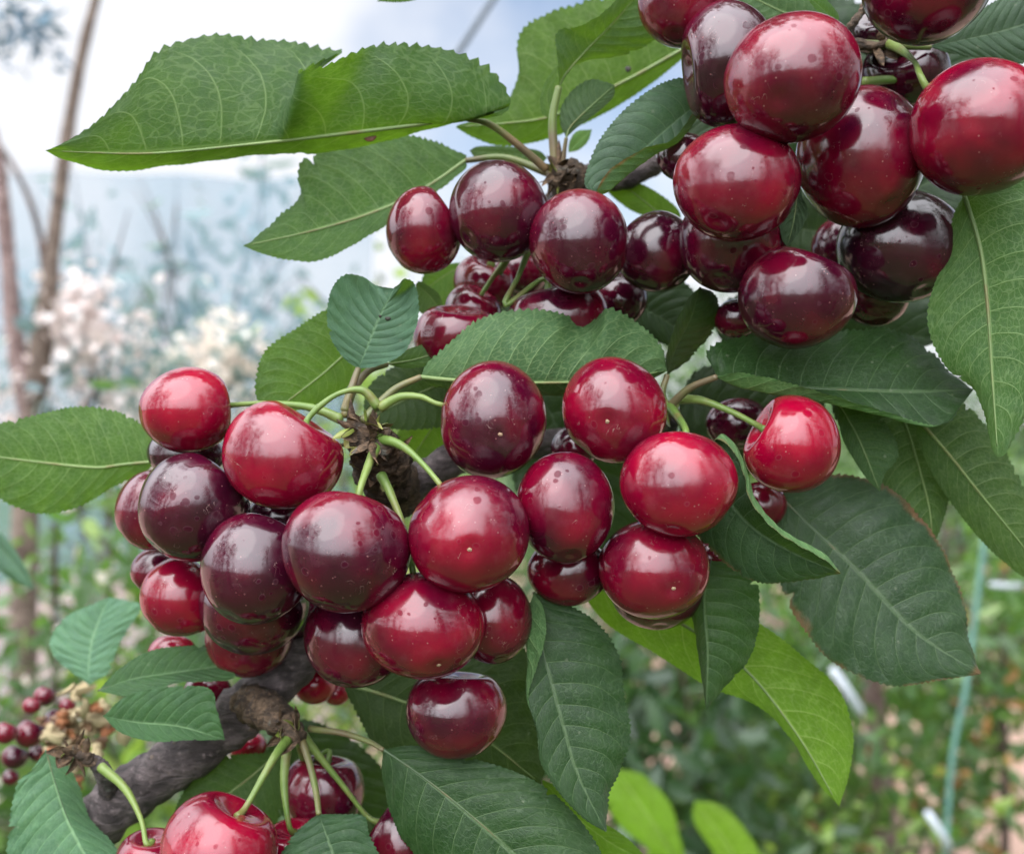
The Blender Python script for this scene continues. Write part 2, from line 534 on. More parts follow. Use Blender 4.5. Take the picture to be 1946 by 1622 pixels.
# upper right
C(1297, 3, 88, 86, 8, (.2, .9, .4), .42, 'plain red cherry cut by the top edge, left of the dark dented cherry', G2)
C(1383, 122, 99, 113, 2, (-.97, -.20, .02), .80, 'dark purple cherry with a dented hollow on its left side', G2, dim=.34)
C(1504, 150, 127, 121, -14, (.35, .55, .75), .34, 'largest rosy cherry with a broad pale sheen, overlapping three others', G2, scar=False)
C(1765, -32, 120, 112, -6, (-.5, .3, .8), .55, 'dark red cherry cut by the top edge above the forked twig', G2)
C(1868, 243, 129, 132, -8, (-.75, .55, .35), .30, 'red cherry with a rough pale scar, cut by the right edge', G2, stem=[(1752, 150), (1738, 118), (1712, 95), (1690, 84)], zs=22, scar=(1918, 262))
C(1637, 303, 120, 134, -3, (-.25, .8, .55), .34, 'tall red cherry tucked under the largest rosy cherry, speckled brown below', G2, scar=False)
C(1400, 351, 116, 112, -4, (.4, .75, .5), .36, 'red cherry with dark drop spots, directly above a half hidden one', G2)
C(1388, 462, 102, 97, 12, (.3, .8, .5), .56, 'dull dark red cherry half hidden below the drop spotted one', G2)
C(1712, 472, 115, 108, 10, (-.2, .8, .5), .86, 'blackish purple cherry low at the right of its cluster', G2)
C(1512, 566, 111, 101, 6, (.42, .85, -.05), .62, 'lowest dark red heart shaped cherry of the upper right cluster', G2, dim=.30)
C(1665, 560, 66, 62, 34, (0, .9, .4), .64, 'dim red cherry peeping out between the two lowest dark ones', G2)
C(1300, 300, 53, 46, 24, (.3, .8, .5), .58, 'small dark red cherry behind the leaf with the scorched edge', G2)
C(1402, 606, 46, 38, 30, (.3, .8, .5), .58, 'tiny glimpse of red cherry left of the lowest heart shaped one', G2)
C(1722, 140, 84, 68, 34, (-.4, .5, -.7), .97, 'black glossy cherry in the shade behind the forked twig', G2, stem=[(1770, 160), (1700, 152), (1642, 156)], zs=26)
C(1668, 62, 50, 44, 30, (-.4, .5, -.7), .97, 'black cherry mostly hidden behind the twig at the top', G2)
# upper middle
C(804, 440, 73, 83, 26, (.72, .60, .05), .46, 'pointed dark red cherry at the far left of the middle cluster', G3, dim=.26)
C(945, 404, 95, 96, 20, (.6, .6, .55), .82, 'almost black cherry with pale drop marks below the fresh shoot', G3)
C(1102, 462, 95, 100, 14, (0, .85, .5), .58, 'deep wine red cherry in the middle, a large water ring on it', G3)
C(1250, 480, 76, 79, 24, (-.5, .75, .4), .78, 'dark purple cherry squeezed between the wine red one and the big cluster', G3)
C(920, 540, 58, 58, 44, (.3, .8, -.5), .44, 'red cherry with wavy reflections behind the two crossing stems', G3, stem=[(935, 540), (962, 495), (1000, 430)], zs=40)
C(990, 518, 56, 50, 48, (.2, .8, .4), .50, 'red cherry showing between the dark pair, behind a stem', G3)
C(898, 592, 54, 52, 40, (.45, .8, -.35), .50, 'small maroon cherry with curved glints under the wavy red one', G3, stem=[(908, 570), (938, 525), (962, 494), (1010, 420)], zs=36)
C(1064, 606, 97, 78, 32, (-.3, .85, -.1), .52, 'maroon cherry resting on the large grey green leaf', G3, stem=[(960, 580), (985, 525), (1006, 472), (1040, 400)], zs=34)
C(868, 644, 82, 74, 34, (.1, .95, -.25), .36, 'red two lobed cherry behind the base of the grey green leaf', G3, dim=.36)
# front cluster
C(355, 779, 91, 83, 16, (.88, .1, .4), .12, 'bright red cherry at the upper left, against the pale background', G1, stem=[(446, 769), (512, 766), (590, 774), (648, 796)], zs=12)
C(535, 866, 114, 104, 4, (.62, .78, .04), .14, 'bright red cherry with a deep stem hollow on its shoulder', G1, stem=[(585, 796), (612, 768), (648, 746), (690, 742), (718, 772)], zs=10, dim=.34)
C(367, 966, 105, 104, 4, (.6, .7, .4), .78, 'dark purple cherry below the bright upper left one, dotted with drops', G1)
C(352, 862, 72, 50, 28, (.6, .6, .5), .95, 'nearly black cherry wedged under the bright upper left one', G1)
C(292, 971, 73, 78, 22, (.7, .6, .35), .44, 'dark red cherry at the left rim, behind the drop dotted purple one', G1)
C(300, 1085, 52, 46, 30, (.7, .6, .35), .66, 'small dark cherry low at the left rim, mostly covered', G1)
C(345, 1134, 79, 77, 16, (.7, .6, .35), .30, 'red cherry low on the left with a round shadow on its cheek', G1)
C(484, 1081, 103, 109, 1, (.35, .8, .5), .68, 'purple red cherry left of the large frosted looking one', G1)
C(482, 1150, 105, 96, 14, (.35, .8, .5), .74, 'dark purple cherry peeping out just below the purple red one', G1)
C(472, 1210, 84, 78, 28, (.3, .85, .4), .50, 'dark red cherry at the bottom of a stack of three', G1)
C(658, 1048, 120, 119, -8, (.18, .88, .42), .64, 'large round purple cherry with a wide frosted sheen, in front', G1, stem=[(684, 930), (700, 884), (716, 846)], zs=8)
C(676, 1214, 98, 94, 12, (.2, .85, .45), .68, 'dark maroon cherry with a jagged glint, above the bare branch', G1)
C(807, 1190, 116, 102, -3, (-.12, .80, .58), .36, 'wide red cherry with a star shaped glint, lowest of the front row', G1, stem=[(785, 1088), (766, 1000), (742, 938), (724, 902)], zs=10, scar=(842, 1252))
C(936, 1177, 75, 86, 12, (-.2, .8, .5), .44, 'red cherry half hidden at the right of the star glint one', G1)
C(890, 1015, 114, 113, -8, (-.22, .55, .80), .34, 'red cherry with a pinkish spotted sheen and a pale dot scar', G1, stem=[(842, 928), (802, 880), (762, 846), (722, 833)], zs=8, scar=(897, 1034))
C(937, 798, 101, 114, 4, (-.12, .22, .96), .50, 'egg shaped dark red cherry with a pale scar and scuff marks', G1, stem=[(840, 769), (800, 754), (760, 754), (722, 774)], zs=10, scar=(953, 827))
C(1167, 780, 97, 103, 6, (.22, .40, .88), .20, 'bright red egg shaped cherry with a scar dimple, beside the leaf stalks', G1, scar=(1145, 803))
C(1074, 966, 92, 108, 2, (-.1, .75, .55), .46, 'tall dark red cherry in the middle of the right group', G1)
C(1289, 921, 111, 102, -3, (.15, .8, .5), .12, 'shiny crimson cherry with many drop spots, left of the folded leaf', G1, stem=[(1304, 822), (1290, 795), (1272, 772)], zs=22)
C(1505, 846, 93, 95, 8, (-.86, .50, .02), .05, 'scarlet cherry standing alone under the overhanging leaf', G1, stem=[(1436, 806), (1392, 783), (1335, 761), (1290, 758)], zs=24, dim=.33)
C(1243, 1082, 109, 93, 4, (-.05, .55, .8), .36, 'red cherry with a navel scar, under the shiny crimson one', G1, scar=(1270, 1107))
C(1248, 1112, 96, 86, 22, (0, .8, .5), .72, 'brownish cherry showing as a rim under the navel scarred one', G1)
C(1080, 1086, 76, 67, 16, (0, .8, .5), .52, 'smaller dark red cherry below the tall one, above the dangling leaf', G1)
C(866, 1352, 98, 90, 14, (.05, .97, .15), .56, 'deep red cherry hanging alone below the cluster with a hollow top', G1, dim=.34)
C(1447, 960, 47, 46, 34, (0, .8, .5), .26, 'sliver of red cherry behind the rim of the folded leaf', G1)
C(1348, 1058, 40, 36, 30, (0, .8, .5), .48, 'red cherry edge under the folded leaf, beside the navel scarred one', G1)
C(1092, 852, 46, 44, 36, (0, .8, .5), .62, 'dark red cherry in the gap between two egg shaped ones', G1)
C(1402, 806, 60, 50, 48, (0, .8, .5), .66, 'shaded dark red cherry behind the thin stem of the lone scarlet one', G1)
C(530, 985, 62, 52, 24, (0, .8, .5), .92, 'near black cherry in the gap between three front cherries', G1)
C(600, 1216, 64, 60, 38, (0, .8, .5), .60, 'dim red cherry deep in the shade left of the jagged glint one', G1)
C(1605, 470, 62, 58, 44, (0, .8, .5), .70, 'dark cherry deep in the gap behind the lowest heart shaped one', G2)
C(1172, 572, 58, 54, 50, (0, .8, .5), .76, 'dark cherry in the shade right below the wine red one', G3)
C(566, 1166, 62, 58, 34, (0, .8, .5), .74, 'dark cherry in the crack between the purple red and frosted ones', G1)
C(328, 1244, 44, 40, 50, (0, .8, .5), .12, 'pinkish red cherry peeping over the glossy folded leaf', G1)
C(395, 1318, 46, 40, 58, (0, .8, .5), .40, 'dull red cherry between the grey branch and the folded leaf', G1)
# bottom
C(414, 1612, 110, 105, 6, (.50, .86, .05), .10, 'glossy scarlet cherry cut by the bottom edge, leftmost big one', G4, stem=[(470, 1528), (520, 1440), (546, 1405)], zs=22, dim=.30)
C(286, 1642, 68, 68, 18, (.1, .9, -.1), .34, 'red cherry top at the bottom edge under a curved stem', G4, stem=[(278, 1602), (268, 1556), (238, 1498), (192, 1456)], zs=30)
C(562, 1632, 78, 78, 24, (0, .9, -.1), .30, 'red cherry at the bottom edge behind the small toothed leaf', G4, stem=[(549, 1566), (540, 1490), (545, 1420)], zs=26)
C(614, 1506, 80, 78, 40, (.1, .9, .1), .60, 'dark red glossy cherry behind the fan of thin stems', G4, stem=[(585, 1450), (570, 1410)], zs=30)
C(768, 1602, 76, 88, 26, (-.75, .6, .1), .60, 'dark red cherry left of the big ribbed leaf at the bottom', G4, stem=[(698, 1550), (650, 1490), (598, 1425), (575, 1395)], zs=28)
C(598, 1302, 40, 36, 66, (0, .9, 0), .02, 'small pinkish red cherry in the light below the front cluster', G4)
C(640, 1316, 26, 24, 70, (0, .9, 0), .05, 'tiny bright red cherry beside the small pinkish one', G4)
C(470, 1418, 36, 30, 74, (0, .9, 0), .10, 'blurred pink red cherry showing below the grey branch', G4)


def relax():
    n = len(CH)
    z = np.array([c['z'] * .001 for c in CH])
    z0 = z.copy()
    xy = np.array([(c['x'], c['y']) for c in CH])
    rp = np.array([(c['rx'] + c['ry']) / 2 for c in CH])
    for it in range(160):
        moved = 0
        d = D0 + z
        pos = np.stack([(xy[:, 0] - CX) / F * d, d, (CY - xy[:, 1]) / F * d], 1)
        rad = rp / F * d
        for i in range(n):
            for j in range(i + 1, n):
                a, b_ = (i, j) if z0[i] <= z0[j] else (j, i)
                need = .90 * (rad[i] + rad[j])
                v = pos[b_] - pos[a]
                s2 = v[0] ** 2 + v[2] ** 2
                if s2 >= need * need: continue
                dz = math.sqrt(need * need - s2)
                lack = dz - (z[b_] - z[a])
                if lack > 1e-5:
                    z[b_] += lack * .36
                    z[a] -= lack * .05
                    moved += lack
        if moved < 1e-4: break
    return z


ZC = relax()


def make_cherry(c, z, i):
    d = D0 + z
    ctr = P(c['x'], c['y'], d)
    rw = c['rx'] / F * d
    rh = c['ry'] / F * d
    rm = (rw + rh) / 2
    ax = Vector((c['ax'][0], c['ax'][2], c['ax'][1])).normalized()
    if c['scar']:
        ox, oy = (c['scar'][0] - c['x']) / c['rx'], (c['scar'][1] - c['y']) / c['ry']
        ax = -Vector((ox, -math.sqrt(max(.05, 1 - ox * ox - oy * oy)), -oy)).normalized()
    q = Vector((0, 0, 1)).rotation_difference(ax)
    rs = random.Random(i * 13 + 5)
    spin = Matrix.Rotation(rs.uniform(0, 6.28), 3, 'Z')
    rot = q.to_matrix() @ spin
    NT, NP = 44, 64
    sut = rs.uniform(.012, .04)
    ph = [rs.uniform(0, 6.28) for _ in range(4)]
    V = []
    D = c['dim']

    def shape(t, p):
        st, ct = math.sin(t), math.cos(t)
        r = st * (1.0 + .055 * math.cos(t) + .02 * math.cos(2 * p + ph[0]))
        zz = ct * .97
        if ct > 0:
            zz -= D * math.exp(-(st / .46) ** 2) * (1 + .25 * math.cos(p + ph[1]))
            zz += .05 * math.exp(-((st - .62) / .25) ** 2)
        else:
            zz += .055 * math.exp(-(st / .17) ** 2)
        g = 1 - sut * math.exp(-((p - math.pi) / .16) ** 2) * st
        g *= 1 + .013 * math.sin(3 * t + ph[2]) * math.cos(3 * p + ph[3]) * st + .022 * math.sin(2 * t + ph[3]) * math.cos(p + ph[0]) * st + .018 * math.cos(2 * p + ph[2]) * st * st
        return Vector((r * math.cos(p) * g, r * math.sin(p) * g, zz))
    for a in range(1, NT):
        t = math.pi * a / NT
        for k in range(NP):
            V.append(shape(t, 2 * math.pi * k / NP))
    V.append(shape(1e-4, 0)); V.append(shape(math.pi - 1e-4, 0))
    Fc = []
    for a in range(NT - 2):
        for k in range(NP):
            k2 = (k + 1) % NP
            Fc.append((a * NP + k, (a + 1) * NP + k, (a + 1) * NP + k2, a * NP + k2))
    top, bot = len(V) - 2, len(V) - 1
    for k in range(NP):
        k2 = (k + 1) % NP
        Fc.append((top, k, k2))
        Fc.append((bot, (NT - 2) * NP + k2, (NT - 2) * NP + k))
    W = []
    for v in V:
        u = rot @ v
        W.append((u.x * rw, u.y * rm, u.z * rh))
    o = link('cherry', W, Fc, M['cherry'], None, ctr)
    o.color = (c['tone'], rs.random(), 0, 1)
    tag(o, c['label'], 'cherry', c['group'])

    def local(v):
        u = rot @ Vector(v)
        return Vector((u.x * rw, u.y * rm, u.z * rh))
    if c['stem']:
        pts = [local((0, 0, .97 - D - .02)), local((0, 0, 1.02))]
        m = len(c['stem'])
        z1 = z - .3 * rm if c['ax'][2] < 0 else z + .25 * rm
        z2 = c['zs'] * .001
        out = []
        for k, (px, py) in enumerate(c['stem']):
            f = k / max(1, m - 1)
            out.append(P(px, py, D0 + z1 * (1 - f) + z2 * f) - ctr)
        if (out[0] - pts[1]).length < .006 or c['scar']:
            pts = pts[:1]
        pts += out
        rr = [.00070 * rs.uniform(.86, 1.12) for _ in pts]
        rr[0] = .0011; rr[-1] = .00130
        if len(rr) > 3: rr[-2] = .001
        v, f = tube(pts, rr, 44, 12, seed=i, lump=.035)
        link('stem', v, f, M['stem'], o)
    if c['scar']:
        # the little corky dot where the flower sat
        s = local((0, 0, -.97 + .052))
        nn = (local((0, 0, -1)) - local((0, 0, 0))).normalized()
        qq = Vector((0, 0, 1)).rotation_difference(nn).to_matrix()
        V2, F2 = [], []
        big = 2.6 if c['x'] > 1850 else 1.0
        for a in range(4):
            for k in range(12):
                rr = .00062 * big * (1 - a / 3.4) * (1 + .22 * rs.uniform(-1, 1))
                th = 2 * math.pi * k / 12
                V2.append(s + qq @ Vector((rr * math.cos(th) * 1.25, rr * math.sin(th), -.00012 + .00012 * a)))
        for a in range(3):
            for k in range(12):
                k2 = (k + 1) % 12
                F2.append((a * 12 + k, a * 12 + k2, a * 12 + 12 + k2, a * 12 + 12 + k))
        F2.append(tuple(36 + k for k in range(12)))
        link('blossom_scar', V2, F2, M['scar'], o)
    return o


CHO = [make_cherry(c, ZC[i], i) for i, c in enumerate(CH)]

# ------------------------------------------------------------------ leaves
LEAFN = [0]


def leaf(label, mid, A, B, z=(20, 20), za=0, zb=0, seen='up', tint=.45, trans=.25, sheen=0.0, scorch=0.0, petiole=None, zp=None,
         dome=.10, wave=.03, teeth=38, amp=.03, rib=True, foldA=None, foldB=None, group='leaves of the cherry tree', zfa=0, zfb=0, NU=168, pr=.0009):
    """mid, A, B: photo outlines from leaf base to tip (x, y[, extra depth mm]); z: depth mm at base and tip;
    za, zb: how much farther (mm) the two margins stand; foldA/foldB: extra rail where that half folds over"""
    LEAFN[0] += 1
    sid = LEAFN[0]
    rs = np.random.default_rng(100 + sid)
    n = NU

    def rail(pts, off):
        pts = [tuple(p) + (0,) * (3 - len(p)) for p in pts]
        c = catmull(pts, n)
        u = np.linspace(0, 1, n)
        zz = z[0] * (1 - u) + z[1] * u + off * np.sin(np.pi * np.clip(u, 0, 1)) ** .6 + c[:, 2]
        dd = D0 + zz * .001
        return np.stack([(c[:, 0] - CX) / F * dd, dd, CAMH + (CY - c[:, 1]) / F * dd], 1)
    A = [mid[0]] + list(A) + [mid[-1]]
    B = [mid[0]] + list(B) + [mid[-1]]
    m = rail(mid, 0)
    a = rail(A, za)
    b_ = rail(B, zb)
    fa = rail([mid[0]] + list(foldA) + [mid[-1]], zfa) if foldA else None
    fb = rail([mid[0]] + list(foldB) + [mid[-1]], zfb) if foldB else None
    u = np.linspace(0, 1, n)
    # small tears and bites in the margin
    nicks = [[(rs.uniform(.2, .85), rs.uniform(.05, .16), rs.uniform(.004, .010)) for _ in range(rs.integers(0, 3))] for _ in range(2)]

    def half(edge, fold, sgn):
        nv = 9 if fold is None else 14
        rows = []
        dirn = edge - m
        wdt = np.linalg.norm(dirn, axis=1)
        tgt = np.gradient(m, axis=0)
        nrm = np.cross(tgt, dirn) * sgn
        nrm /= np.linalg.norm(nrm, axis=1)[:, None] + 1e-12
        nrm = np.where((nrm[:, 1] > 0)[:, None], -nrm, nrm)   # towards the lens
        wmax = wdt.max()
        phs = rs.uniform(0, 6.28, 3)
        for k in range(1, nv + 1):
            t = k / nv
            if fold is None:
                pos = m + dirn * t
                bul = dome * wdt * math.sin(math.pi * t) * .9
            else:
                # quadratic-ish through the fold rail
                if t < .6:
                    s = t / .6
                    pos = m + (fold - m) * s
                    bul = dome * wdt * math.sin(math.pi * s) * .6
                else:
                    s = (t - .6) / .4
                    pos = fold + (edge - fold) * s
                    bul = dome * wdt * math.sin(math.pi * s) * .35
            wv = wave * wmax * (t ** 2) * (np.sin(u * 15 + phs[0]) * .6 + np.sin(u * 27 + phs[1]) * .4) * np.sin(np.pi * u)
            ripple = .012 * wmax * t * np.sin(u * 62 - t * 5 + phs[2])
            pos = pos + nrm * (bul + wv + ripple)[:, None]
            if k >= nv - 1:
                # toothed margin, the teeth lean towards the tip
                f = (u * teeth + .3 * np.sin(u * 21 + phs[1])) % 1.0
                saw = np.where(f < .72, f / .72, (1 - f) / .28)
                jit = .7 + .6 * np.abs(np.sin(np.floor(u * teeth) * 12.9898 + sid))
                out = dirn if fold is None else (edge - fold) * 2.2
                out = out / (np.linalg.norm(out, axis=1)[:, None] + 1e-9)
                g = (1.0 if k == nv else .25)
                nk = 1.0 - sum((q[1] * np.exp(-((u - q[0]) / q[2]) ** 2) for q in nicks[0 if sgn > 0 else 1]), np.zeros(n))
                if fold is None: pos = m + (pos - m) * (nk if k == nv else .5 + .5 * nk)[:, None]
                pos = pos + out * (1.3 * amp * wmax * g * (saw - .5) * jit * np.clip(np.sin(np.pi * u) * 3, 0, 1))[:, None]
            rows.append(pos)
        return rows, nv
    ra, na = half(a, fa, 1)
    rb, nb = half(b_, fb, -1)
    rows = ra[::-1] + [m] + rb
    vco = [-(k + 1) / na for k in range(na)][::-1] + [0] + [(k + 1) / nb for k in range(nb)]
    nr = len(rows)
    V = np.stack(rows, 1).reshape(-1, 3)           # index i*nr + r
    UV = np.stack([np.repeat(u, nr), np.tile(np.array(vco) * .5 + .5, n)], 1)
    Fc = []
    # facing: take the mean normal of the whole sheet and make the lens see the wanted side
    acc = np.cross(m[1:] - m[:-1], (b_ - a)[:-1]).sum(0)
    flip = (acc[1] > 0)
    if seen == 'under': flip = not flip
    for i in range(n - 1):
        for r in range(nr - 1):
            q = (i * nr + r, (i + 1) * nr + r, (i + 1) * nr + r + 1, i * nr + r + 1)
            Fc.append(q[::-1] if flip else q)
    org = Vector(m[0])
    # consistent winding test
    p0, p1, p3 = V[(n // 2) * nr + nr // 2], V[(n // 2 + 1) * nr + nr // 2], V[(n // 2) * nr + nr // 2 + 1]
    nn = np.cross(p1 - p0, p3 - p0)
    if flip: nn = -nn
    facing = nn[1] < 0
    if (seen == 'up') != bool(facing):
        Fc = [f[::-1] for f in Fc]
    o = link('cherry_leaf', V - np.array(org), Fc, M['leaf_' + seen], None, org, uvs=UV)
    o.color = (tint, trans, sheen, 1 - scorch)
    tag(o, label, 'leaf', group)
    if rib:
        L = np.linalg.norm(np.diff(m, axis=0), axis=1).sum()
        idx = np.linspace(0, n - 8, 14).astype(int)
        off = np.array([0, .00025, 0]) if seen == 'up' else np.array([0, -.00015, 0])
        pts = [Vector(m[k] + off) - org for k in idx]
        r0 = min(.00058, L * .009) * (.8 if seen == 'up' else 1)
        v, f = tube(pts, list(np.linspace(r0, r0 * .25, len(pts))), 60, 8)
        link('midrib', v, f, M['rib_up' if seen == 'up' else 'rib'], o)
    if petiole:
        k = len(petiole)
        pts = [Vector((0, 0, 0))]
        z2 = z[0] if zp is None else zp
        for q, (px, py) in enumerate(petiole):
            f = (q + 1) / k
            pts.append(P(px, py, D0 + .001 * (z[0] * (1 - f) + z2 * f)) - org)
        rr = list(np.linspace(pr * .85, pr * 1.25, len(pts)))
        v, f = tube(pts, rr, 30, 10)
        link('petiole', v, f, M['petiole'], o)
    return o


SHOOT = (1062, 318)
L1 = leaf('large toothed leaf with netted veins and rolled far edge, upper left',
     [(872, 222), (800, 236), (640, 256), (500, 272), (300, 291), (170, 290), (86, 286)],
     [(930, 222), (964, 214), (966, 178), (925, 126), (860, 97), (780, 84), (705, 88), (640, 114, -6), (600, 130, -9), (568, 139, -9), (572, 134, 0), (610, 116, 9), (652, 99, 14), (610, 88, 15), (560, 80, 14), (450, 67, 12), (372, 72, 10), (302, 98, 6), (258, 152, 2), (196, 220), (138, 262)],
     [(868, 232), (800, 250), (700, 276), (600, 292), (480, 296), (330, 314), (220, 326), (130, 306)],
     z=(30, 18), za=-4, zb=9, seen='under', tint=.28, trans=.40, dome=.10, wave=.02, teeth=58, amp=.035,
     petiole=[(930, 236), (990, 280), (1038, 322)], zp=40)
leaf('leaf with pointed tip hanging below the large netted leaf',
     [(885, 305), (820, 350), (740, 392), (620, 432), (462, 468)],
     [(880, 292), (800, 262), (700, 262), (610, 288), (574, 308), (566, 340), (570, 372), (530, 410), (492, 446)],
     [(880, 325), (800, 385), (700, 448), (640, 482), (592, 498), (520, 488)],
     z=(48, 36), za=6, zb=-4, seen='under', tint=.46, trans=.45, dome=.06, wave=.03, teeth=44, petiole=[(960, 300), (1045, 330)], zp=46)
L3 = leaf('backlit bright green leaf behind the young shoot, top middle',
     [(1300, 92), (1200, 148), (1110, 192), (1030, 226), (866, 242)],
     [(1290, 40), (1200, -20), (1080, 12), (1000, 50), (982, 90), (985, 140), (960, 195), (905, 226)],
     [(1296, 112), (1220, 172), (1130, 226), (1040, 264), (960, 278), (905, 264)],
     z=(70, 62), za=4, zb=4, seen='under', tint=.50, trans=.60, dome=.05, teeth=44)
leaf('half folded leaf whose stout stalk runs up to the top edge',
     [(1062, 165), (1075, 140), (1120, 90), (1165, 44), (1215, -14)],
     [(1060, 125), (1056, 70), (1072, 54), (1100, 50), (1140, 28), (1192, -14)],
     [(1100, 118), (1170, 108), (1240, 82), (1268, 40), (1250, -14)],
     z=(40, 36), za=-6, zb=8, seen='under', tint=.30, trans=.22, sheen=.3, dome=.05, petiole=[(1050, 230), (1055, 312)], zp=42, pr=.0011, teeth=30)
leaf('slim yellow green leaflet beside the upright shoot',
     [(1048, 228), (1040, 178), (1066, 122)], [(1028, 212), (1030, 170), (1050, 135)], [(1052, 205), (1052, 165)],
     z=(44, 44), seen='under', tint=.75, trans=.55, rib=False, teeth=12, amp=.05)
leaf('small dark leaf in the fork of the young shoot',
     [(1076, 262), (1085, 240), (1120, 205), (1168, 162)], [(1064, 232), (1070, 195), (1095, 165), (1125, 151), (1152, 156)], [(1100, 240), (1135, 214), (1165, 185)],
     z=(38, 36), za=3, zb=0, seen='under', tint=.14, trans=.22, dome=.1, teeth=18, petiole=[(1072, 290), (1070, 318)], zp=40, pr=.0006)
leaf('leaf with an orange scorched rolled edge left of the dark dented cherry',
     [(1335, 190), (1290, 226), (1230, 278), (1180, 322), (1135, 372)],
     [(1318, 160), (1290, 148), (1240, 168), (1185, 210), (1140, 265), (1116, 320), (1112, 352)],
     [(1318, 214, -2), (1278, 264, -4), (1222, 284, -4), (1165, 318, -4), (1138, 352, -3)],
     foldB=[(1330, 218), (1294, 268), (1243, 298), (1200, 328), (1158, 364)],
     z=(20, 14), za=0, zb=0, zfb=0, seen='up', tint=.40, trans=.15, sheen=.55, scorch=.85, dome=.10, wave=.03, teeth=40)
leaf('pale backlit leaf in the gap right of the wine red cherry',
     [(1290, 440), (1240, 395), (1180, 350), (1130, 330)], [(1290, 400), (1240, 360), (1180, 335)], [(1250, 420), (1200, 400), (1160, 370)],
     z=(70, 66), seen='under', tint=.8, trans=.6, teeth=24)
leaf('narrow dark leaf edge under the upper young shoot',
     [(1040, 300), (980, 292), (892, 286)], [(1020, 285), (960, 278), (910, 278)], [(1020, 316), (960, 312), (910, 305)],
     z=(60, 60), seen='under', tint=.2, trans=.35, rib=False, teeth=24)
leaf('fragment of yellowing leaf behind the young shoot',
     [(1080, 290), (1100, 268), (1125, 246)], [(1082, 270), (1095, 250)], [(1100, 285), (1118, 268)], z=(66, 66), seen='under', tint=1.3, trans=.5, scorch=.6, rib=False, teeth=8)
L9 = leaf('small round blue green leaf standing upright above the spur',
     [(681, 700), (696, 665), (718, 610), (738, 570), (748, 548)],
     [(655, 682), (630, 645), (621, 600), (630, 550), (655, 522), (690, 526), (715, 542, 2)],
     [(715, 696), (765, 672), (790, 625), (796, 580), (788, 540), (770, 530, -4), (755, 542, -2)],
     z=(16, 12), za=-2, zb=-3, seen='up', tint=.80, trans=.14, sheen=.8, dome=-.07, wave=.02, teeth=34, amp=.018,
     petiole=[(668, 738), (655, 780)], zp=12)
leaf('fresh green backlit leaf behind the small round leaf',
     [(690, 640), (620, 705), (560, 752), (520, 782)], [(660, 602), (622, 588), (565, 622), (505, 665), (486, 720), (490, 762)], [(700, 690), (660, 735), (610, 765), (560, 780)],
     z=(36, 30), za=-2, zb=3, seen='under', tint=.50, trans=.55, dome=.06, teeth=36)
leaf('broad grey green leaf arching over the egg shaped cherries',
     [(800, 716), (860, 722), (950, 726), (1050, 727), (1150, 722), (1268, 704)],
     [(812, 690), (850, 655), (900, 612), (955, 592), (1010, 588), (1060, 594), (1118, 612, 3), (1150, 588, -2), (1165, 586, -2), (1210, 612), (1255, 655)],
     [(830, 735), (950, 748), (1050, 752), (1150, 745), (1220, 728)],
     z=(13, 20), za=2, zb=10, seen='under', tint=.50, trans=.20, sheen=.2, dome=.12, wave=.03, teeth=44, amp=.035,
     petiole=[(752, 738), (712, 775), (690, 800)], zp=10)
leaf('slender leaf base left of the arching grey green leaf',
     [(735, 692), (800, 680), (860, 655), (905, 632)], [(760, 670), (820, 648), (870, 632)], [(780, 700), (840, 688), (880, 660)],
     z=(24, 30), seen='under', tint=.36, trans=.35, teeth=24, petiole=[(700, 705), (672, 740), (655, 790)], zp=12)
leaf('leaf painted shade-dark behind the fruit stalks of the spur',
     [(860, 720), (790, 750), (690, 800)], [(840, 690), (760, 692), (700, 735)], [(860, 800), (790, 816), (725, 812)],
     z=(44, 40), seen='under', tint=.02, trans=.15, teeth=24)  # shade put into the near black tint
leaf('bright green backlit leaf under the dark one, right of the spur',
     [(850, 770), (810, 830), (765, 895)], [(800, 780), (760, 815), (745, 860)], [(870, 820), (840, 870), (795, 900)],
     z=(56, 56), seen='under', tint=.7, trans=.62, teeth=24)
leaf('narrow folded leaf standing upright between the two clusters',
     [(1268, 712), (1285, 660), (1312, 605), (1330, 545)], [(1266, 675), (1283, 618), (1306, 570)], [(1296, 694), (1340, 650), (1368, 600), (1360, 560)],
     z=(22, 22), za=-4, zb=10, seen='up', tint=.12, trans=.12, dome=.05, teeth=30, petiole=[(1258, 750), (1270, 778)], zp=22)
leaf('dark overhanging leaf with a pale rolled lower edge, right of centre',
     [(1362, 716), (1440, 730), (1540, 738), (1700, 744), (1850, 740)],
     [(1345, 665), (1420, 636), (1520, 636), (1620, 628), (1700, 624), (1760, 660), (1815, 715)],
     [(1400, 708, -3), (1480, 722, -3), (1560, 746, -3), (1660, 774, -2), (1760, 806), (1806, 800), (1826, 770)],
     foldB=[(1400, 735), (1480, 752), (1560, 766), (1660, 788), (1770, 812), (1822, 775)],
     z=(14, 20), za=12, zb=-6, zfb=-6, seen='up', tint=.22, trans=.14, dome=.06, wave=.02, teeth=50, amp=.035, petiole=[(1310, 738), (1268, 776)], zp=22)
leaf('long pale green leaf hanging down at the right edge',
     [(1832, 370), (1862, 470), (1876, 580), (1884, 700), (1896, 868)],
     [(1812, 410), (1790, 500), (1764, 580), (1768, 640), (1800, 700), (1852, 742), (1874, 800), (1884, 850)],
     [(1890, 325), (1985, 350), (2030, 450), (2015, 600), (1985, 720), (1945, 800), (1912, 860)],
     z=(10, 4), za=4, zb=-2, seen='under', tint=.52, trans=.34, dome=.10, wave=.04, teeth=46, amp=.022)
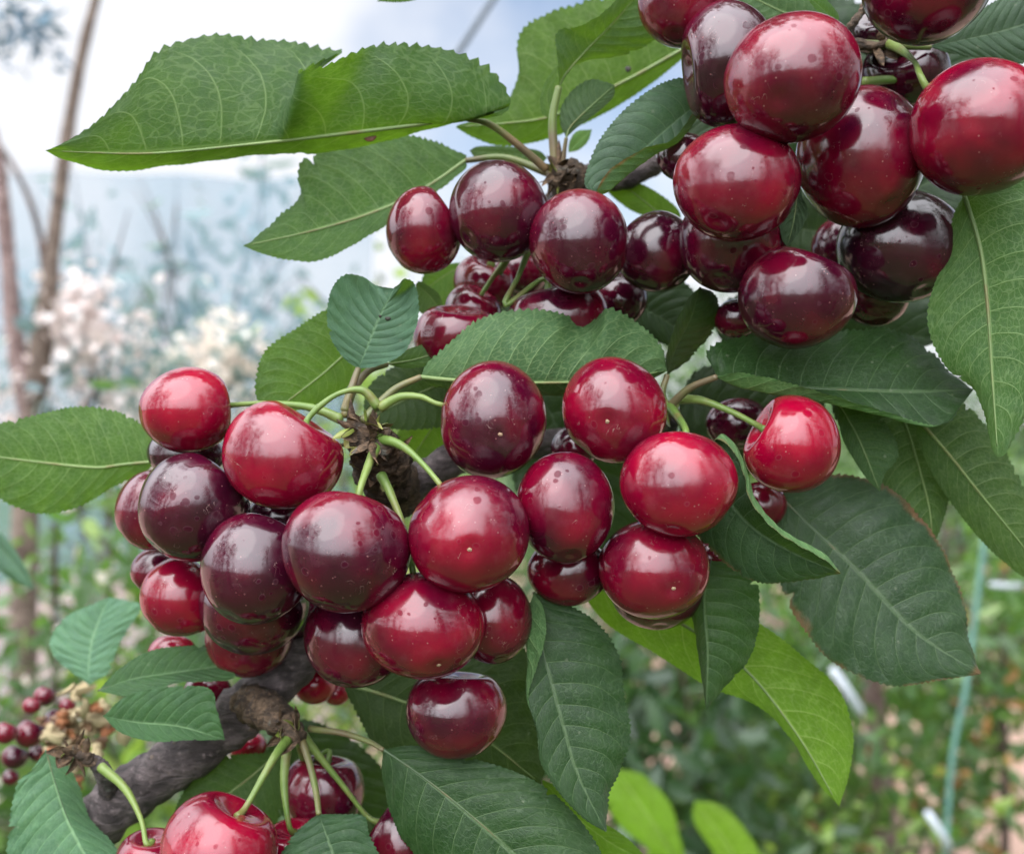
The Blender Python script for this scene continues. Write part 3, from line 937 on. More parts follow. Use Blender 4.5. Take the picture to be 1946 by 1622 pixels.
leaf('dull green leaf slanting out of the right edge below the pale hanging one',
     [(1748, 800), (1800, 860), (1860, 935), (1975, 1075)], [(1742, 830), (1775, 905), (1830, 985), (1890, 1052), (1955, 1100)], [(1800, 762), (1845, 775), (1905, 850), (1950, 935), (1985, 1020)],
     z=(26, 30), za=2, zb=4, seen='under', tint=.24, trans=.30, dome=.08, teeth=46)
leaf('small greyish leaf right of the lone scarlet cherry',
     [(1590, 760), (1630, 830), (1672, 934)], [(1600, 830), (1640, 900)], [(1650, 770), (1700, 830), (1705, 870), (1682, 900)],
     z=(28, 24), seen='under', tint=.20, trans=.18, dome=.06, teeth=24)
leaf('olive leaf with a rounded end hanging behind the greyish one',
     [(1700, 750), (1735, 850), (1765, 960), (1772, 1038)], [(1640, 800), (1660, 900), (1700, 980), (1745, 1030)], [(1780, 780), (1812, 870), (1806, 940), (1785, 1010)],
     z=(38, 36), seen='under', tint=.24, trans=.22, dome=.08, teeth=36)
leaf('big dark ribbed leaf with a pink hooked tip, lower right',
     [(1480, 940), (1540, 1000), (1630, 1085), (1740, 1200), (1864, 1280)],
     [(1510, 925), (1600, 900), (1700, 935), (1785, 1030), (1826, 1125), (1842, 1215)],
     [(1470, 1030), (1490, 1130), (1540, 1212), (1590, 1262), (1690, 1302), (1785, 1292)],
     z=(34, 22), za=6, zb=-2, seen='up', tint=.20, trans=.12, sheen=.3, scorch=.42, dome=.10, wave=.04, teeth=54, amp=.022)
leaf('folded leaf with a light rim and pink tip, right of the crimson cherry',
     [(1352, 850), (1372, 930), (1430, 1000), (1510, 1050), (1598, 1089)],
     [(1364, 834, -2), (1394, 858, -2), (1414, 905, -2), (1429, 956, -2), (1481, 1014, -2), (1556, 1056, -2)],
     [(1330, 910), (1318, 1000), (1375, 1068), (1442, 1106), (1530, 1102)],
     foldA=[(1372, 822), (1402, 848), (1424, 900), (1440, 950), (1490, 1006), (1565, 1048)], zfa=-4,
     z=(14, -4), za=-6, zb=6, seen='up', tint=.26, trans=.14, sheen=.2, scorch=.35, dome=.08, wave=.02, teeth=46)
leaf('grey green leaf with a drooping tip under the navel scarred cherry',
     [(1352, 1065), (1338, 1140), (1344, 1240), (1342, 1348)],
     [(1318, 1110), (1312, 1150), (1325, 1230), (1335, 1300)],
     [(1402, 1072), (1440, 1110), (1442, 1190), (1420, 1256), (1372, 1312)],
     z=(22, 18), za=4, zb=4, seen='up', tint=.40, trans=.22, dome=.08, teeth=36, amp=.015)
leaf('long bright yellow green leaf glowing at the lower right',
     [(1130, 1112), (1250, 1160), (1400, 1256), (1510, 1388), (1595, 1532)],
     [(1190, 1095), (1300, 1110), (1440, 1182), (1530, 1250), (1596, 1312), (1622, 1400), (1612, 1475)],
     [(1118, 1142), (1162, 1192), (1240, 1238), (1340, 1300), (1440, 1342), (1502, 1402), (1548, 1478)],
     z=(46, 36), za=2, zb=2, seen='under', tint=1.9, trans=.74, dome=.05, teeth=60, amp=.02)
leaf('hanging dark leaf with a pale flap folded over its left edge, bottom centre',
     [(1015, 1125), (1030, 1230), (1048, 1300), (1071, 1384), (1098, 1472), (1152, 1580)],
     [(1030, 1150, -4), (1038, 1185, -5), (1030, 1240, -4), (1012, 1290, -2), (1004, 1330), (1020, 1390), (1028, 1450), (1062, 1505), (1110, 1555)],
     [(1080, 1148), (1140, 1188), (1178, 1245), (1184, 1310), (1198, 1390), (1180, 1462), (1158, 1510)],
     foldA=[(1002, 1160), (998, 1210), (1000, 1260), (998, 1300), (1002, 1335), (1026, 1395), (1040, 1455), (1072, 1508), (1118, 1556)],
     z=(14, 4), za=-1, zb=5, zfa=-1, seen='up', tint=.26, trans=.12, sheen=.2, dome=.09, wave=.03, teeth=52, amp=.03)
leaf('large dark ribbed leaf spreading along the bottom edge',
     [(728, 1424), (790, 1466), (860, 1520), (960, 1606), (1040, 1690), (1110, 1780)],
     [(790, 1416), (890, 1438), (980, 1466), (1050, 1505), (1112, 1570), (1150, 1640), (1150, 1720)],
     [(726, 1462), (738, 1530), (770, 1600), (830, 1670), (920, 1740), (1020, 1790)],
     z=(12, 4), za=4, zb=4, seen='up', tint=.30, trans=.14, sheen=.15, dome=.12, wave=.03, teeth=60, amp=.018,
     petiole=[(700, 1408), (650, 1392), (588, 1384)], zp=26, pr=.0007)
leaf('bright green leaf edge glowing beside the large ribbed leaf',
     [(1030, 1480), (1090, 1545), (1160, 1600), (1240, 1640)], [(1060, 1495), (1120, 1545), (1190, 1590)], [(1040, 1520), (1090, 1580), (1160, 1630)],
     z=(32, 36), seen='up', tint=1.3, trans=.62, rib=False, teeth=30)
leaf('small toothed leaf at the bottom edge in front of a red cherry',
     [(606, 1546), (622, 1590), (650, 1670), (670, 1760)], [(582, 1562), (545, 1602), (530, 1660), (580, 1740)], [(650, 1546), (692, 1550), (702, 1585), (728, 1650), (710, 1730)],
     z=(10, 2), za=2, zb=2, seen='up', tint=.42, trans=.15, sheen=.4, dome=.10, teeth=36, petiole=[(600, 1500), (588, 1450), (572, 1400)], zp=24, pr=.0008)
leaf('pale blurred leaf pointing up at the lower left',
     [(168, 1300), (170, 1250), (180, 1200), (206, 1134)], [(110, 1255), (95, 1215), (125, 1172), (170, 1150)], [(205, 1278), (228, 1220), (268, 1155), (240, 1140)],
     z=(92, 98), seen='up', tint=1.6, trans=.2, sheen=.9, dome=.06, teeth=30)
leaf('glossy folded leaf lying under the red cherry low on the left',
     [(186, 1312), (250, 1290), (330, 1278), (440, 1262)], [(230, 1268), (285, 1236), (360, 1226), (420, 1228)], [(240, 1322), (300, 1308), (350, 1296), (440, 1290)],
     z=(36, 32), za=2, zb=-6, seen='up', tint=.72, trans=.25, sheen=.2, dome=.05, teeth=34)
leaf('smooth oval leaf lying across the grey branch, lower left',
     [(196, 1360), (260, 1372), (340, 1380), (428, 1405)], [(240, 1322), (310, 1306), (395, 1306), (412, 1350)], [(230, 1392), (290, 1408), (360, 1406)],
     z=(30, 24), za=0, zb=-3, seen='up', tint=.80, trans=.2, sheen=.25, dome=.08, teeth=34, amp=.012)
leaf('creased blue green leaf in the bottom left corner',
     [(86, 1425), (105, 1490), (130, 1560), (190, 1680)], [(60, 1462), (32, 1490), (18, 1570), (20, 1650), (110, 1700)], [(118, 1440), (150, 1490), (168, 1550), (215, 1600), (240, 1660)],
     z=(40, 30), za=-4, zb=5, seen='up', tint=1.1, trans=.15, sheen=.5, dome=.03, teeth=36)
leaf('dark grey green leaf behind the glossy scarlet cherry at the bottom',
     [(540, 1420), (470, 1480), (400, 1530), (330, 1560)], [(500, 1430), (410, 1438), (365, 1480), (335, 1530)], [(545, 1480), (520, 1570), (420, 1600)],
     z=(52, 48), seen='under', tint=.12, trans=.22, teeth=34)
leaf('light green leaf reaching in from the left edge, behind the front cluster',
     [(300, 876), (234, 882), (180, 888), (60, 876), (-60, 860)], [(285, 825), (235, 786), (150, 772), (60, 790), (-20, 812)], [(270, 900), (215, 925), (150, 962), (70, 976), (0, 946), (-50, 910)],
     z=(46, 50), za=0, zb=4, seen='under', tint=.62, trans=.45, dome=.06, teeth=44)
leaf('dark leaf behind the lonely deep red cherry',
     [(650, 1296), (760, 1330), (900, 1390), (1030, 1490)], [(720, 1262), (860, 1240), (990, 1230), (1030, 1320), (1040, 1420)], [(680, 1360), (730, 1430), (850, 1470), (960, 1500)],
     z=(44, 40), za=4, zb=2, seen='under', tint=.02, trans=.14, teeth=40)
leaf('grey leaf with a fine tooth edge at the top right corner',
     [(1768, 90), (1830, 76), (1900, 60), (2000, 30)], [(1800, 60), (1860, 20), (1950, -20)], [(1800, 100), (1860, 112), (1950, 118)],
     z=(26, 20), seen='up', tint=.26, trans=.12, sheen=.6, teeth=36, petiole=[(1730, 88), (1640, 84)], zp=24)
leaf('curled leaf edge caught between two red cherries of the big cluster',
     [(1506, 290), (1515, 350), (1510, 410), (1496, 470)], [(1490, 340), (1480, 400), (1485, 450)], [(1518, 330), (1524, 370), (1536, 400), (1520, 440)],
     z=(18, 8), zb=-4, seen='under', tint=.22, trans=.15, sheen=.4, teeth=20, amp=.01)
leaf('filler leaf painted shade-dark at the heart of the big cluster',
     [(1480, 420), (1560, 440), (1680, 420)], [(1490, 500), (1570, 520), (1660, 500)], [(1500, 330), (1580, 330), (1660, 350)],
     z=(56, 56), seen='up', tint=.12, trans=.1, teeth=24)  # dense shade painted as a dark filler leaf
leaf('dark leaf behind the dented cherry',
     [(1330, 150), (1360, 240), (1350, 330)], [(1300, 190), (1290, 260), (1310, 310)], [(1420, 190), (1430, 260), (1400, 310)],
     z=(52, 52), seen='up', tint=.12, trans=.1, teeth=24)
leaf('navy leaf painted shade-dark between the middle and the big cluster',
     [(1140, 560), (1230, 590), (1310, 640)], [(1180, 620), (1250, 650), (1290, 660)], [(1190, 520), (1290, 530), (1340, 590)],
     z=(66, 66), seen='up', tint=.06, trans=.08, teeth=24)  # stands in for a dark gap, its shade is in the tint
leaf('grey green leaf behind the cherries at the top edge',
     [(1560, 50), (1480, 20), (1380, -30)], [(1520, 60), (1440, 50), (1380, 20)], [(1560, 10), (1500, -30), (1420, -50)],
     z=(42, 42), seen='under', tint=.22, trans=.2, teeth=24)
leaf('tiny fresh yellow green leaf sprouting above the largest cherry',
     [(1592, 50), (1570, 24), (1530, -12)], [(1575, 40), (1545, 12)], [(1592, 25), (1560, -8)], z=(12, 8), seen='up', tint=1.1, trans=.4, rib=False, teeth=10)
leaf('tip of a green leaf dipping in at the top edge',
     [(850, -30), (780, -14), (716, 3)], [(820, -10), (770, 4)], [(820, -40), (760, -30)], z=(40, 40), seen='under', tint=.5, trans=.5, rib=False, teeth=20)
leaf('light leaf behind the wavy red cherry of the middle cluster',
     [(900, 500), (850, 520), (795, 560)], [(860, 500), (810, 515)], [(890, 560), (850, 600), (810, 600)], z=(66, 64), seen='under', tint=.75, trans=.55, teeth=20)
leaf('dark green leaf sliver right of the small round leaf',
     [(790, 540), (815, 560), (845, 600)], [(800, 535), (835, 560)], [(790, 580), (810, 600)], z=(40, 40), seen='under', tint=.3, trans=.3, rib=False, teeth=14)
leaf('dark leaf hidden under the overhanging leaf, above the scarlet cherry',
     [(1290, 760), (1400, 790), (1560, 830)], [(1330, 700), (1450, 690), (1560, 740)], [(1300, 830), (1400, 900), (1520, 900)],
     z=(72, 70), seen='up', tint=.03, trans=.06, teeth=24)  # this and the next three are fillers with shade in the tint
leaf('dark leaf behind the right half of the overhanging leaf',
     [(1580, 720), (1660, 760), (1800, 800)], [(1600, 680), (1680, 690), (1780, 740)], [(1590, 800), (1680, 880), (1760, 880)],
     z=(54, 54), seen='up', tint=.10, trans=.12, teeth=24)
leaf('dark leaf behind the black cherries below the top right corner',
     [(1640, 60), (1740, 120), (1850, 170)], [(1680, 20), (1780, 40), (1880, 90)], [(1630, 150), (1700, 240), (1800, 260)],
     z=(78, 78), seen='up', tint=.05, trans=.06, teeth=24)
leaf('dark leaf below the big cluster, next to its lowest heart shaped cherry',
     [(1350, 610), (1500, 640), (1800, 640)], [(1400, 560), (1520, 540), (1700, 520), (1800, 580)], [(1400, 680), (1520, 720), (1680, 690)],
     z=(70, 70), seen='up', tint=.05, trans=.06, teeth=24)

leaf('broad leaf painted shade-dark behind the large rosy cherry and its tall neighbour',
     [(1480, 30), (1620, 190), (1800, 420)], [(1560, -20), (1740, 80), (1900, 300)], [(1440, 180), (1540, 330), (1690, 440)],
     z=(86, 90), seen='up', tint=.06, trans=.06, teeth=30)  # last fillers of the list, gap shade painted into a dark tint
leaf('leaf painted shade-dark closing the gap above the blackish purple cherry',
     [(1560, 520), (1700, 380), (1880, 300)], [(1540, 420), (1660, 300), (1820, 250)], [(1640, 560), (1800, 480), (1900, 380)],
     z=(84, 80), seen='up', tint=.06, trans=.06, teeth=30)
leaf('leaf painted shade-dark behind the tall dark red cherry of the right group',
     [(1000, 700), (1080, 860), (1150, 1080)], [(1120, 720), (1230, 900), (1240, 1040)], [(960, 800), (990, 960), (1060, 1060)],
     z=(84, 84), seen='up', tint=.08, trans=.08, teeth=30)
leaf('leaf painted shade-dark in the hollow behind the row of purple cherries',
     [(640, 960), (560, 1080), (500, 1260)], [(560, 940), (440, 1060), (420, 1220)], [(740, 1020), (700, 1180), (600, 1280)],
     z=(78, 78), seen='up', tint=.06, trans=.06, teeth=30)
leaf('leaf painted shade-dark under the wine red cherry, behind the crossing stems',
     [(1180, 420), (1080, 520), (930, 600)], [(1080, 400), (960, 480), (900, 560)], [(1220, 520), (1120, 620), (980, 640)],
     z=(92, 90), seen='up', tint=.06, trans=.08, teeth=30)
leaf('leaf painted shade-dark behind the fan of stems at the bottom',
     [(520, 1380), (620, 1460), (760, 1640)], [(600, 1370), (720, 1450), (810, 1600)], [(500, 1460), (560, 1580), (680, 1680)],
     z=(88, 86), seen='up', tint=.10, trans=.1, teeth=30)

def spot(o, px, py, rx, ry, mat):
    co = np.array([list(v.co + o.location) for v in o.data.vertices])
    pr = np.stack([CX + co[:, 0] / co[:, 1] * F, CY - (co[:, 2] - CAMH) / co[:, 1] * F], 1)
    k = np.argmin(((pr - np.array([px, py])) ** 2).sum(1))
    c = Vector(co[k]) - o.location
    d = co[k][1]
    V, Fc = [], []
    for i in range(8):
        for j in range(14):
            t, p = math.pi * (i + .5) / 8, 2 * math.pi * j / 14
            V.append(c + Vector((rx / F * d * math.sin(t) * math.cos(p) * (1 + .15 * math.sin(3 * p)), -.00035 * math.cos(t), ry / F * d * math.sin(t) * math.sin(p))))
    for i in range(7):
        for j in range(14):
            Fc.append((i * 14 + j, i * 14 + (j + 1) % 14, i * 14 + 14 + (j + 1) % 14, i * 14 + 14 + j))
    Fc.append(tuple(range(14))[::-1]); Fc.append(tuple(range(98, 112)))
    link('leaf_spot', V, Fc, mat, o)


M['rust_spot'] = mat_plain('rust_spot', (0.13, 0.05, 0.03), .6)
M['dark_spot'] = mat_plain('dark_spot', (0.02, 0.018, 0.012), .7)
spot(L1, 703, 262, 13, 8, M['rust_spot'])
spot(L3, 1192, 130, 6, 6, M['dark_spot'])  # stands for a small hole in the leaf
spot(L9, 741, 606, 6, 4, M['dark_spot']); spot(L9, 723, 601, 3, 3, M['dark_spot'])

# ------------------------------------------------------------------ the branches with their fruiting spurs


def branch(label, pts, radii, spurs):
    w = [P(x, y, D0 + z * .001) for x, y, z in pts]
    o = w[0].copy()
    v, f = tube([p - o for p in w], [r * .001 for r in radii], 140, 32, lump=.085, seed=len(pts))
    b = link('branch', v, f, M['bark'], None, o)
    tag(b, label, 'branch')
    for s, (spts, srad, nsc) in enumerate(spurs):
        sw = [P(x, y, D0 + z * .001) - o for x, y, z in spts]
        v, f = tube(sw, [r * .001 for r in srad], 40, 18, lump=.22, seed=s + 9)
        sp = link('fruiting_spur', v, f, M['spur'], b)
        rs = np.random.default_rng(40 + s + len(pts))
        tip = sw[-1]
        for k in range(nsc):
            # papery bud scales, each a small curled flake
            a = rs.uniform(0, 6.28)
            base = sw[-1].lerp(sw[-2], rs.uniform(-.25, 1.3))
            rad = srad[-1] * .001
            dirv = Vector((math.cos(a), -abs(rs.normal()) * .7, math.sin(a))).normalized()
            ln = rs.uniform(.0022, .0062)
            wd = rs.uniform(.0008, .0022)
            side = dirv.cross(Vector(rs.normal(size=3))).normalized()
            cur = dirv.cross(side).normalized() * rs.uniform(-.5, .8)
            V, Fc = [], []
            for i in range(7):
                t = i / 6
                c = base + dirv * (rad * .55 + ln * t) + cur * ln * t * t
                ww = wd * math.sin(math.pi * (.18 + .78 * t))
                for j in range(5):
                    e = (j - 2) / 2
                    V.append(c + side * ww * e + dirv.cross(side) * ww * .5 * e * e)
            for i in range(6):
                for j in range(4):
                    Fc.append((i * 5 + j, i * 5 + j + 1, i * 5 + 6 + j, i * 5 + 5 + j))
            link('bud_scale', V, Fc, M['scale'] if rs.random() < .8 else M['bud'], sp)
    return b


branch('grey purple bark branch with lumpy brown spurs running through the front cluster',
       [(150, 1600, 50), (230, 1520, 48), (360, 1430, 46), (480, 1335, 46), (560, 1250, 50), (650, 1100, 56), (740, 960, 50), (820, 898, 46), (900, 860, 52), (1060, 840, 74), (1280, 800, 80)],
       [7.6, 7.3, 7.0, 7.0, 6.7, 6.5, 5.6, 4.8, 4.4, 4.0, 3.4],
       [([(760, 940, 46), (735, 905, 32), (715, 862, 18), (690, 820, 10)], [6.4, 6.2, 5.8, 4.2], 60),
        ([(735, 905, 34), (740, 875, 20), (722, 838, 8)], [5.4, 4.6, 3.2], 34),
        ([(470, 1330, 44), (510, 1352, 34), (545, 1378, 26), (570, 1400, 22)], [5.2, 4.4, 3.2, 1.8], 18),
        ([(1240, 806, 78), (1262, 784, 40), (1270, 772, 24)], [3.0, 2.4, 1.4], 8)])
branch('thin brown branch carrying the young shoot and the upper clusters',
       [(1000, 470, 82), (1060, 380, 70), (1110, 340, 62), (1200, 330, 66), (1330, 250, 66), (1500, 160, 60), (1620, 84, 44), (1680, 0, 40), (1720, -80, 40)],
       [3.2, 3.6, 3.8, 3.8, 3.6, 3.4, 3.2, 2.6, 2.4],
       [([(1100, 350, 58), (1085, 342, 50), (1070, 338, 42), (1062, 322, 40)], [4.0, 4.6, 4.2, 2.4], 22),
        ([(1590, 110, 46), (1600, 80, 26), (1620, 82, 22), (1662, 88, 22), (1686, 80, 22)], [2.2, 1.6, 1.3, 1.15, .95], 6),
        ([(1600, 84, 26), (1616, 52, 22), (1640, 18, 22), (1650, -20, 22)], [1.2, 1.0, .9, .8], 3)])
branch('short spur twig with dried flower remains at the lower left',
       [(210, 1530, 48), (205, 1490, 40), (190, 1456, 32), (170, 1440, 32)], [3.0, 2.4, 2.0, 1.4],
       [([(190, 1456, 32), (160, 1436, 30), (135, 1428, 32)], [1.6, 1.4, .8], 14)])
# dried flower remains and unripe fruitlets of that spur
rs = np.random.default_rng(3)
fl = empty('dried_flower_cluster', P(150, 1390, .385))
tag(fl, 'pale cream and orange dried flower cluster beside unripe berries, lower left', 'flowers')
mc = {'cream': mat_plain('dried_petal_cream', (0.36, 0.29, 0.17), .8), 'orange': mat_plain('dried_petal_orange', (0.22, 0.085, 0.035), .8), 'brown': mat_plain('dried_petal_brown', (0.16, 0.09, 0.05), .8)}
for k in range(80):
    px, py = 150 + rs.normal() * 32, 1388 + rs.normal() * 34
    c = P(px, py, .385 + rs.normal() * .004) - fl.location
    r = rs.uniform(.0009, .0025)
    V, Fc = [], []
    for i in range(7):
        for j in range(10):
            t, p = math.pi * (i + .5) / 7, 2 * math.pi * j / 10
            rr = r * (1 + .45 * math.sin(5 * p + k) * math.sin(t)) * (1 + .5 * math.sin(3 * t + k * 1.7))
            V.append(c + Vector((rr * math.sin(t) * math.cos(p), rr * math.sin(t) * math.sin(p), rr * math.cos(t) * .8)))
    for i in range(6):
        for j in range(10):
            Fc.append((i * 10 + j, i * 10 + (j + 1) % 10, i * 10 + 10 + (j + 1) % 10, i * 10 + 10 + j))
    Fc.append(tuple(range(10))[::-1]); Fc.append(tuple(range(60, 70)))
    if k % 2:
        V, Fc = [], []          # a withered petal: a thin curled flake
        dv = Vector(rs.normal(size=3)).normalized(); sdv = dv.cross(Vector(rs.normal(size=3))).normalized(); nv_ = dv.cross(sdv)
        for i in range(7):
            t = i / 6
            for j in range(5):
                e = (j - 2) / 2
                V.append(c + dv * r * 3.0 * t + sdv * r * 1.1 * e * math.sin(math.pi * (.15 + .8 * t)) + nv_ * r * (1.4 * t * t + .7 * e * e))
        for i in range(6):
            for j in range(4):
                Fc.append((i * 5 + j, i * 5 + j + 1, i * 5 + 6 + j, i * 5 + 5 + j))
    link('dried_flower', V, Fc, mc[['cream', 'cream', 'orange', 'brown'][int(rs.integers(4))]], fl)

TINY = [(60, 1340, 17, 'little red berry between the two highest ones at the lower left'), (128, 1340, 15, 'little red berry above the dried flower cluster'), (10, 1392, 22, 'red berry cut by the left frame edge'), (128, 1420, 16, 'little purple berry under the dried flowers'),
        (84, 1322, 20, 'unripe red berry highest at the lower left edge'), (106, 1370, 25, 'round red berry touching the dried flower cluster'),
        (56, 1394, 28, 'dark red berry left of the dried flower cluster'), (28, 1438, 24, 'glossy dark red berry at the left frame edge'),
        (20, 1476, 16, 'smallest red berry below the glossy one at the left edge'), (72, 1430, 18, 'small dark berry on top of the creased blue green leaf')]
for k, (x, y, r, lab) in enumerate(TINY):
    o = make_cherry(dict(x=x, y=y, rx=r, ry=r * .96, ax=(.3, .8, .4), tone=.25 + .06 * k, label=lab, group='unripe berries at the lower left edge', stem=None, zs=None, scar=False, dim=.2), .135 + .003 * k, 300 + k)

# ------------------------------------------------------------------ background
# ---- ground
b = NB('orchard_soil')
gv = b.n('ShaderNodeTexCoord').outputs['Object']
n1 = b.noise(gv, 1.3, 6, .6)
n2 = b.noise(gv, 9, 6, .65)
n3 = b.noise(gv, 60, 4, .7)
soil = b.mix(n2, (0.17, 0.10, 0.075), (0.34, 0.23, 0.18))
soil = b.mix(b.smooth(n3, .45, .75), soil, (0.28, 0.20, 0.16))
grass = b.mix(n3, (0.018, 0.042, 0.010), (0.05, 0.09, 0.022))
gs = b.n('ShaderNodeSeparateXYZ'); b.t.links.new(gv, gs.inputs[0])
strip = b.math('SUBTRACT', b.smooth(gs.outputs[1], 1.0, 2.2, .35, -.12), b.smooth(gs.outputs[1], 8, 14, 0, -.3))  # unseen dark grass by the camera, added to dim reflections in the fruit
c = b.mix(b.smooth(b.math('ADD', b.math('ADD', n1, strip), b.math('MULTIPLY', b.math('SUBTRACT', n2, .5), .5)), .50, .60), soil, grass)
p = b.principled(c, .9, .2, b.bump(n2, .8, .03))
b.done(p.outputs[0])
N = 60
V = []
for i in range(N + 1):
    for j in range(N + 1):
        x, y = -150 + 300 * i / N, -100 + 300 * j / N
        V.append((x, y, .05 * math.sin(x * .3) * math.cos(y * .23)))
Fc = [(i * (N + 1) + j, (i + 1) * (N + 1) + j, (i + 1) * (N + 1) + j + 1, i * (N + 1) + j + 1) for i in range(N) for j in range(N)]
g = link('ground', V, Fc, b.m)
tag(g, 'bare brown orchard soil with patches of grass', kind='structure')

MF = {
    'green': mat_foliage('shrub_foliage', (0.016, 0.052, 0.014), (0.065, 0.150, 0.036), (0.28, 0.38, 0.14)),
    'dark': mat_foliage('dark_foliage', (0.010, 0.034, 0.012), (0.026, 0.072, 0.022), (0.10, 0.18, 0.07), .2),
    'blue': mat_foliage('hazed_foliage', (0.10, 0.19, 0.22), (0.19, 0.30, 0.33), (0.36, 0.48, 0.50), .40, (0.30, 0.42, 0.32)),  # pale haze blue painted into the leaf colour
    'fresh': mat_foliage('fresh_foliage', (0.07, 0.15, 0.03), (0.18, 0.32, 0.06), (0.38, 0.48, 0.12), .5, (0.45, 0.65, 0.08)),
    'petal': mat_foliage('blossom_petal', (0.62, 0.50, 0.42), (0.80, 0.72, 0.62), (0.86, 0.82, 0.78), .35, (0.9, 0.8, 0.7), .6),
    'pink': mat_foliage('pink_petal', (0.66, 0.54, 0.51), (0.80, 0.73, 0.71), (0.86, 0.84, 0.84), .35, (0.9, 0.75, 0.7), .6),
    'lime': mat_foliage('lime_leaf_blade', (0.30, 0.42, 0.050), (0.20, 0.30, 0.03), (0.20, 0.30, 0.03), .5, (0.62, 0.80, 0.08)),
    'rusty': mat_foliage('rusty_foliage', (0.16, 0.07, 0.03), (0.36, 0.17, 0.06), (0.50, 0.32, 0.10), .3, (0.6, 0.35, 0.1)),
}
M['trunk'] = mat_bark('young_tree_bark', (0.13, 0.085, 0.065), (0.34, 0.25, 0.20), .35, .003)
M['trunk_pink'] = mat_bark('pinkish_bark', (0.22, 0.13, 0.12), (0.46, 0.33, 0.31), .35, .003)
M['trunk_dark'] = mat_bark('dark_bark', (0.07, 0.045, 0.04), (0.20, 0.13, 0.11), .35, .003)  # darker bark of the shrub stems and the thin twig


def blades(centres, ln, wd, rs, droop=.5, aim=None):
    """many separate bent leaf blades round the given centres"""
    n = len(centres)
    d = rs.normal(size=(n, 3)); d[:, 2] -= droop
    d /= np.linalg.norm(d, axis=1)[:, None]
    s = np.cross(d, rs.normal(size=(n, 3))); s /= np.linalg.norm(s, axis=1)[:, None] + 1e-9
    nn = np.cross(d, s)
    L = rs.uniform(ln * .6, ln * 1.25, n)[:, None]
    W = rs.uniform(wd * .7, wd * 1.2, n)[:, None]
    P0 = centres
    prof = [(0, .05), (.25, .8), (.55, 1.0), (.8, .6), (1.0, .02)]
    rows = []
    for t, wf in prof:
        c = P0 + d * L * t - nn * L * .22 * t * t
        rows += [c - s * W * wf * .5 + nn * W * .12 * wf, c, c + s * W * wf * .5 + nn * W * .12 * wf]
    V = np.stack(rows, 1).reshape(-1, 3)
    Fc = []
    for i in range(n):
        o = i * 15
        for k in range(4):
            for j in range(2):
                a = o + k * 3 + j
                Fc.append((a, a + 3, a + 4, a + 1))
    col = np.repeat(np.clip(rs.beta(1.6, 2.4, n), 0, 1), 15)
    return V, Fc, col


def clumps(n, size, k, rs, flat=1.0):
    """points gathered in k uneven clumps inside an ellipsoid of half axes size"""
    cs = []
    for _ in range(k):
        v = rs.normal(size=3); v /= np.linalg.norm(v)
        cs.append(v * rs.uniform(.3, 1.0) ** .6)
    cs = np.array(cs)
    pick = rs.integers(0, k, n)
    sp = rs.uniform(.12, .30, k)[pick][:, None]
    pts = cs[pick] + rs.normal(size=(n, 3)) * sp
    return pts * np.array(size)


def plant(name, label, cat, group, px, d, ground_z=0.0, height=1.5, width=.5, low=.25, n=1200, mat='green', ln=.07, wd=.028, seed=1,
          trunk='trunk_dark', tr=.014, extra=None, k=26, lean=0.0):
    rs = np.random.default_rng(seed)
    x = (px - CX) / F * d
    root = empty(name, (x, d, ground_z))
    tag(root, label, cat, group)
    pts = [Vector((0, 0, -.03)), Vector((rs.normal() * .02 + lean * .3, 0, height * .35)), Vector((rs.normal() * .04 + lean * .7, rs.normal() * .03, height * .7)), Vector((lean, 0, height * .97))]
    v, f = tube(pts, [tr, tr * .8, tr * .5, tr * .15], 26, 9, lump=.06, seed=seed)
    Vs, Fs = [v], list(f)
    off = len(v)
    for q in range(9):
        t = rs.uniform(.3, .9)
        a = rs.uniform(0, 6.28)
        base = pts[1].lerp(pts[3], t) if t > .35 else pts[0].lerp(pts[1], t / .35)
        e = base + Vector((math.cos(a) * width * .75, math.sin(a) * width * .75, height * rs.uniform(.05, .22)))
        mdl = base.lerp(e, .5) + Vector((0, 0, .02))
        v2, f2 = tube([base, mdl, e], [tr * .35, tr * .22, tr * .08], 12, 6, seed=q)
        Vs.append(v2); Fs += [tuple(i + off for i in g_) for g_ in f2]; off += len(v2)
    link('trunk', np.concatenate(Vs), Fs, M[trunk], root)
    c = clumps(n, (width, width, height * (1 - low) * .5), k, rs) + np.array([lean * .7, 0, height * (low + (1 - low) * .5)])
    c[:, 2] = np.maximum(c[:, 2], .04)
    v, f, col = blades(c, ln, wd, rs)
    link('crown', v, f, MF[mat], root, cols=col, smooth=True)
    if extra:
        em, en, el, ew = extra
        c = clumps(en, (width * 1.02, width * 1.02, height * (1 - low) * .5), max(10, k), rs) + np.array([lean * .7, 0, height * (low + (1 - low) * .5)])
        v, f, col = blades(c, el, ew, rs, 0)
        link('blossom' if em in ('petal', 'pink') else 'dry_foliage', v, f, MF[em], root, cols=col)
    return root


GB = 'shrubs and trees of the orchard behind'
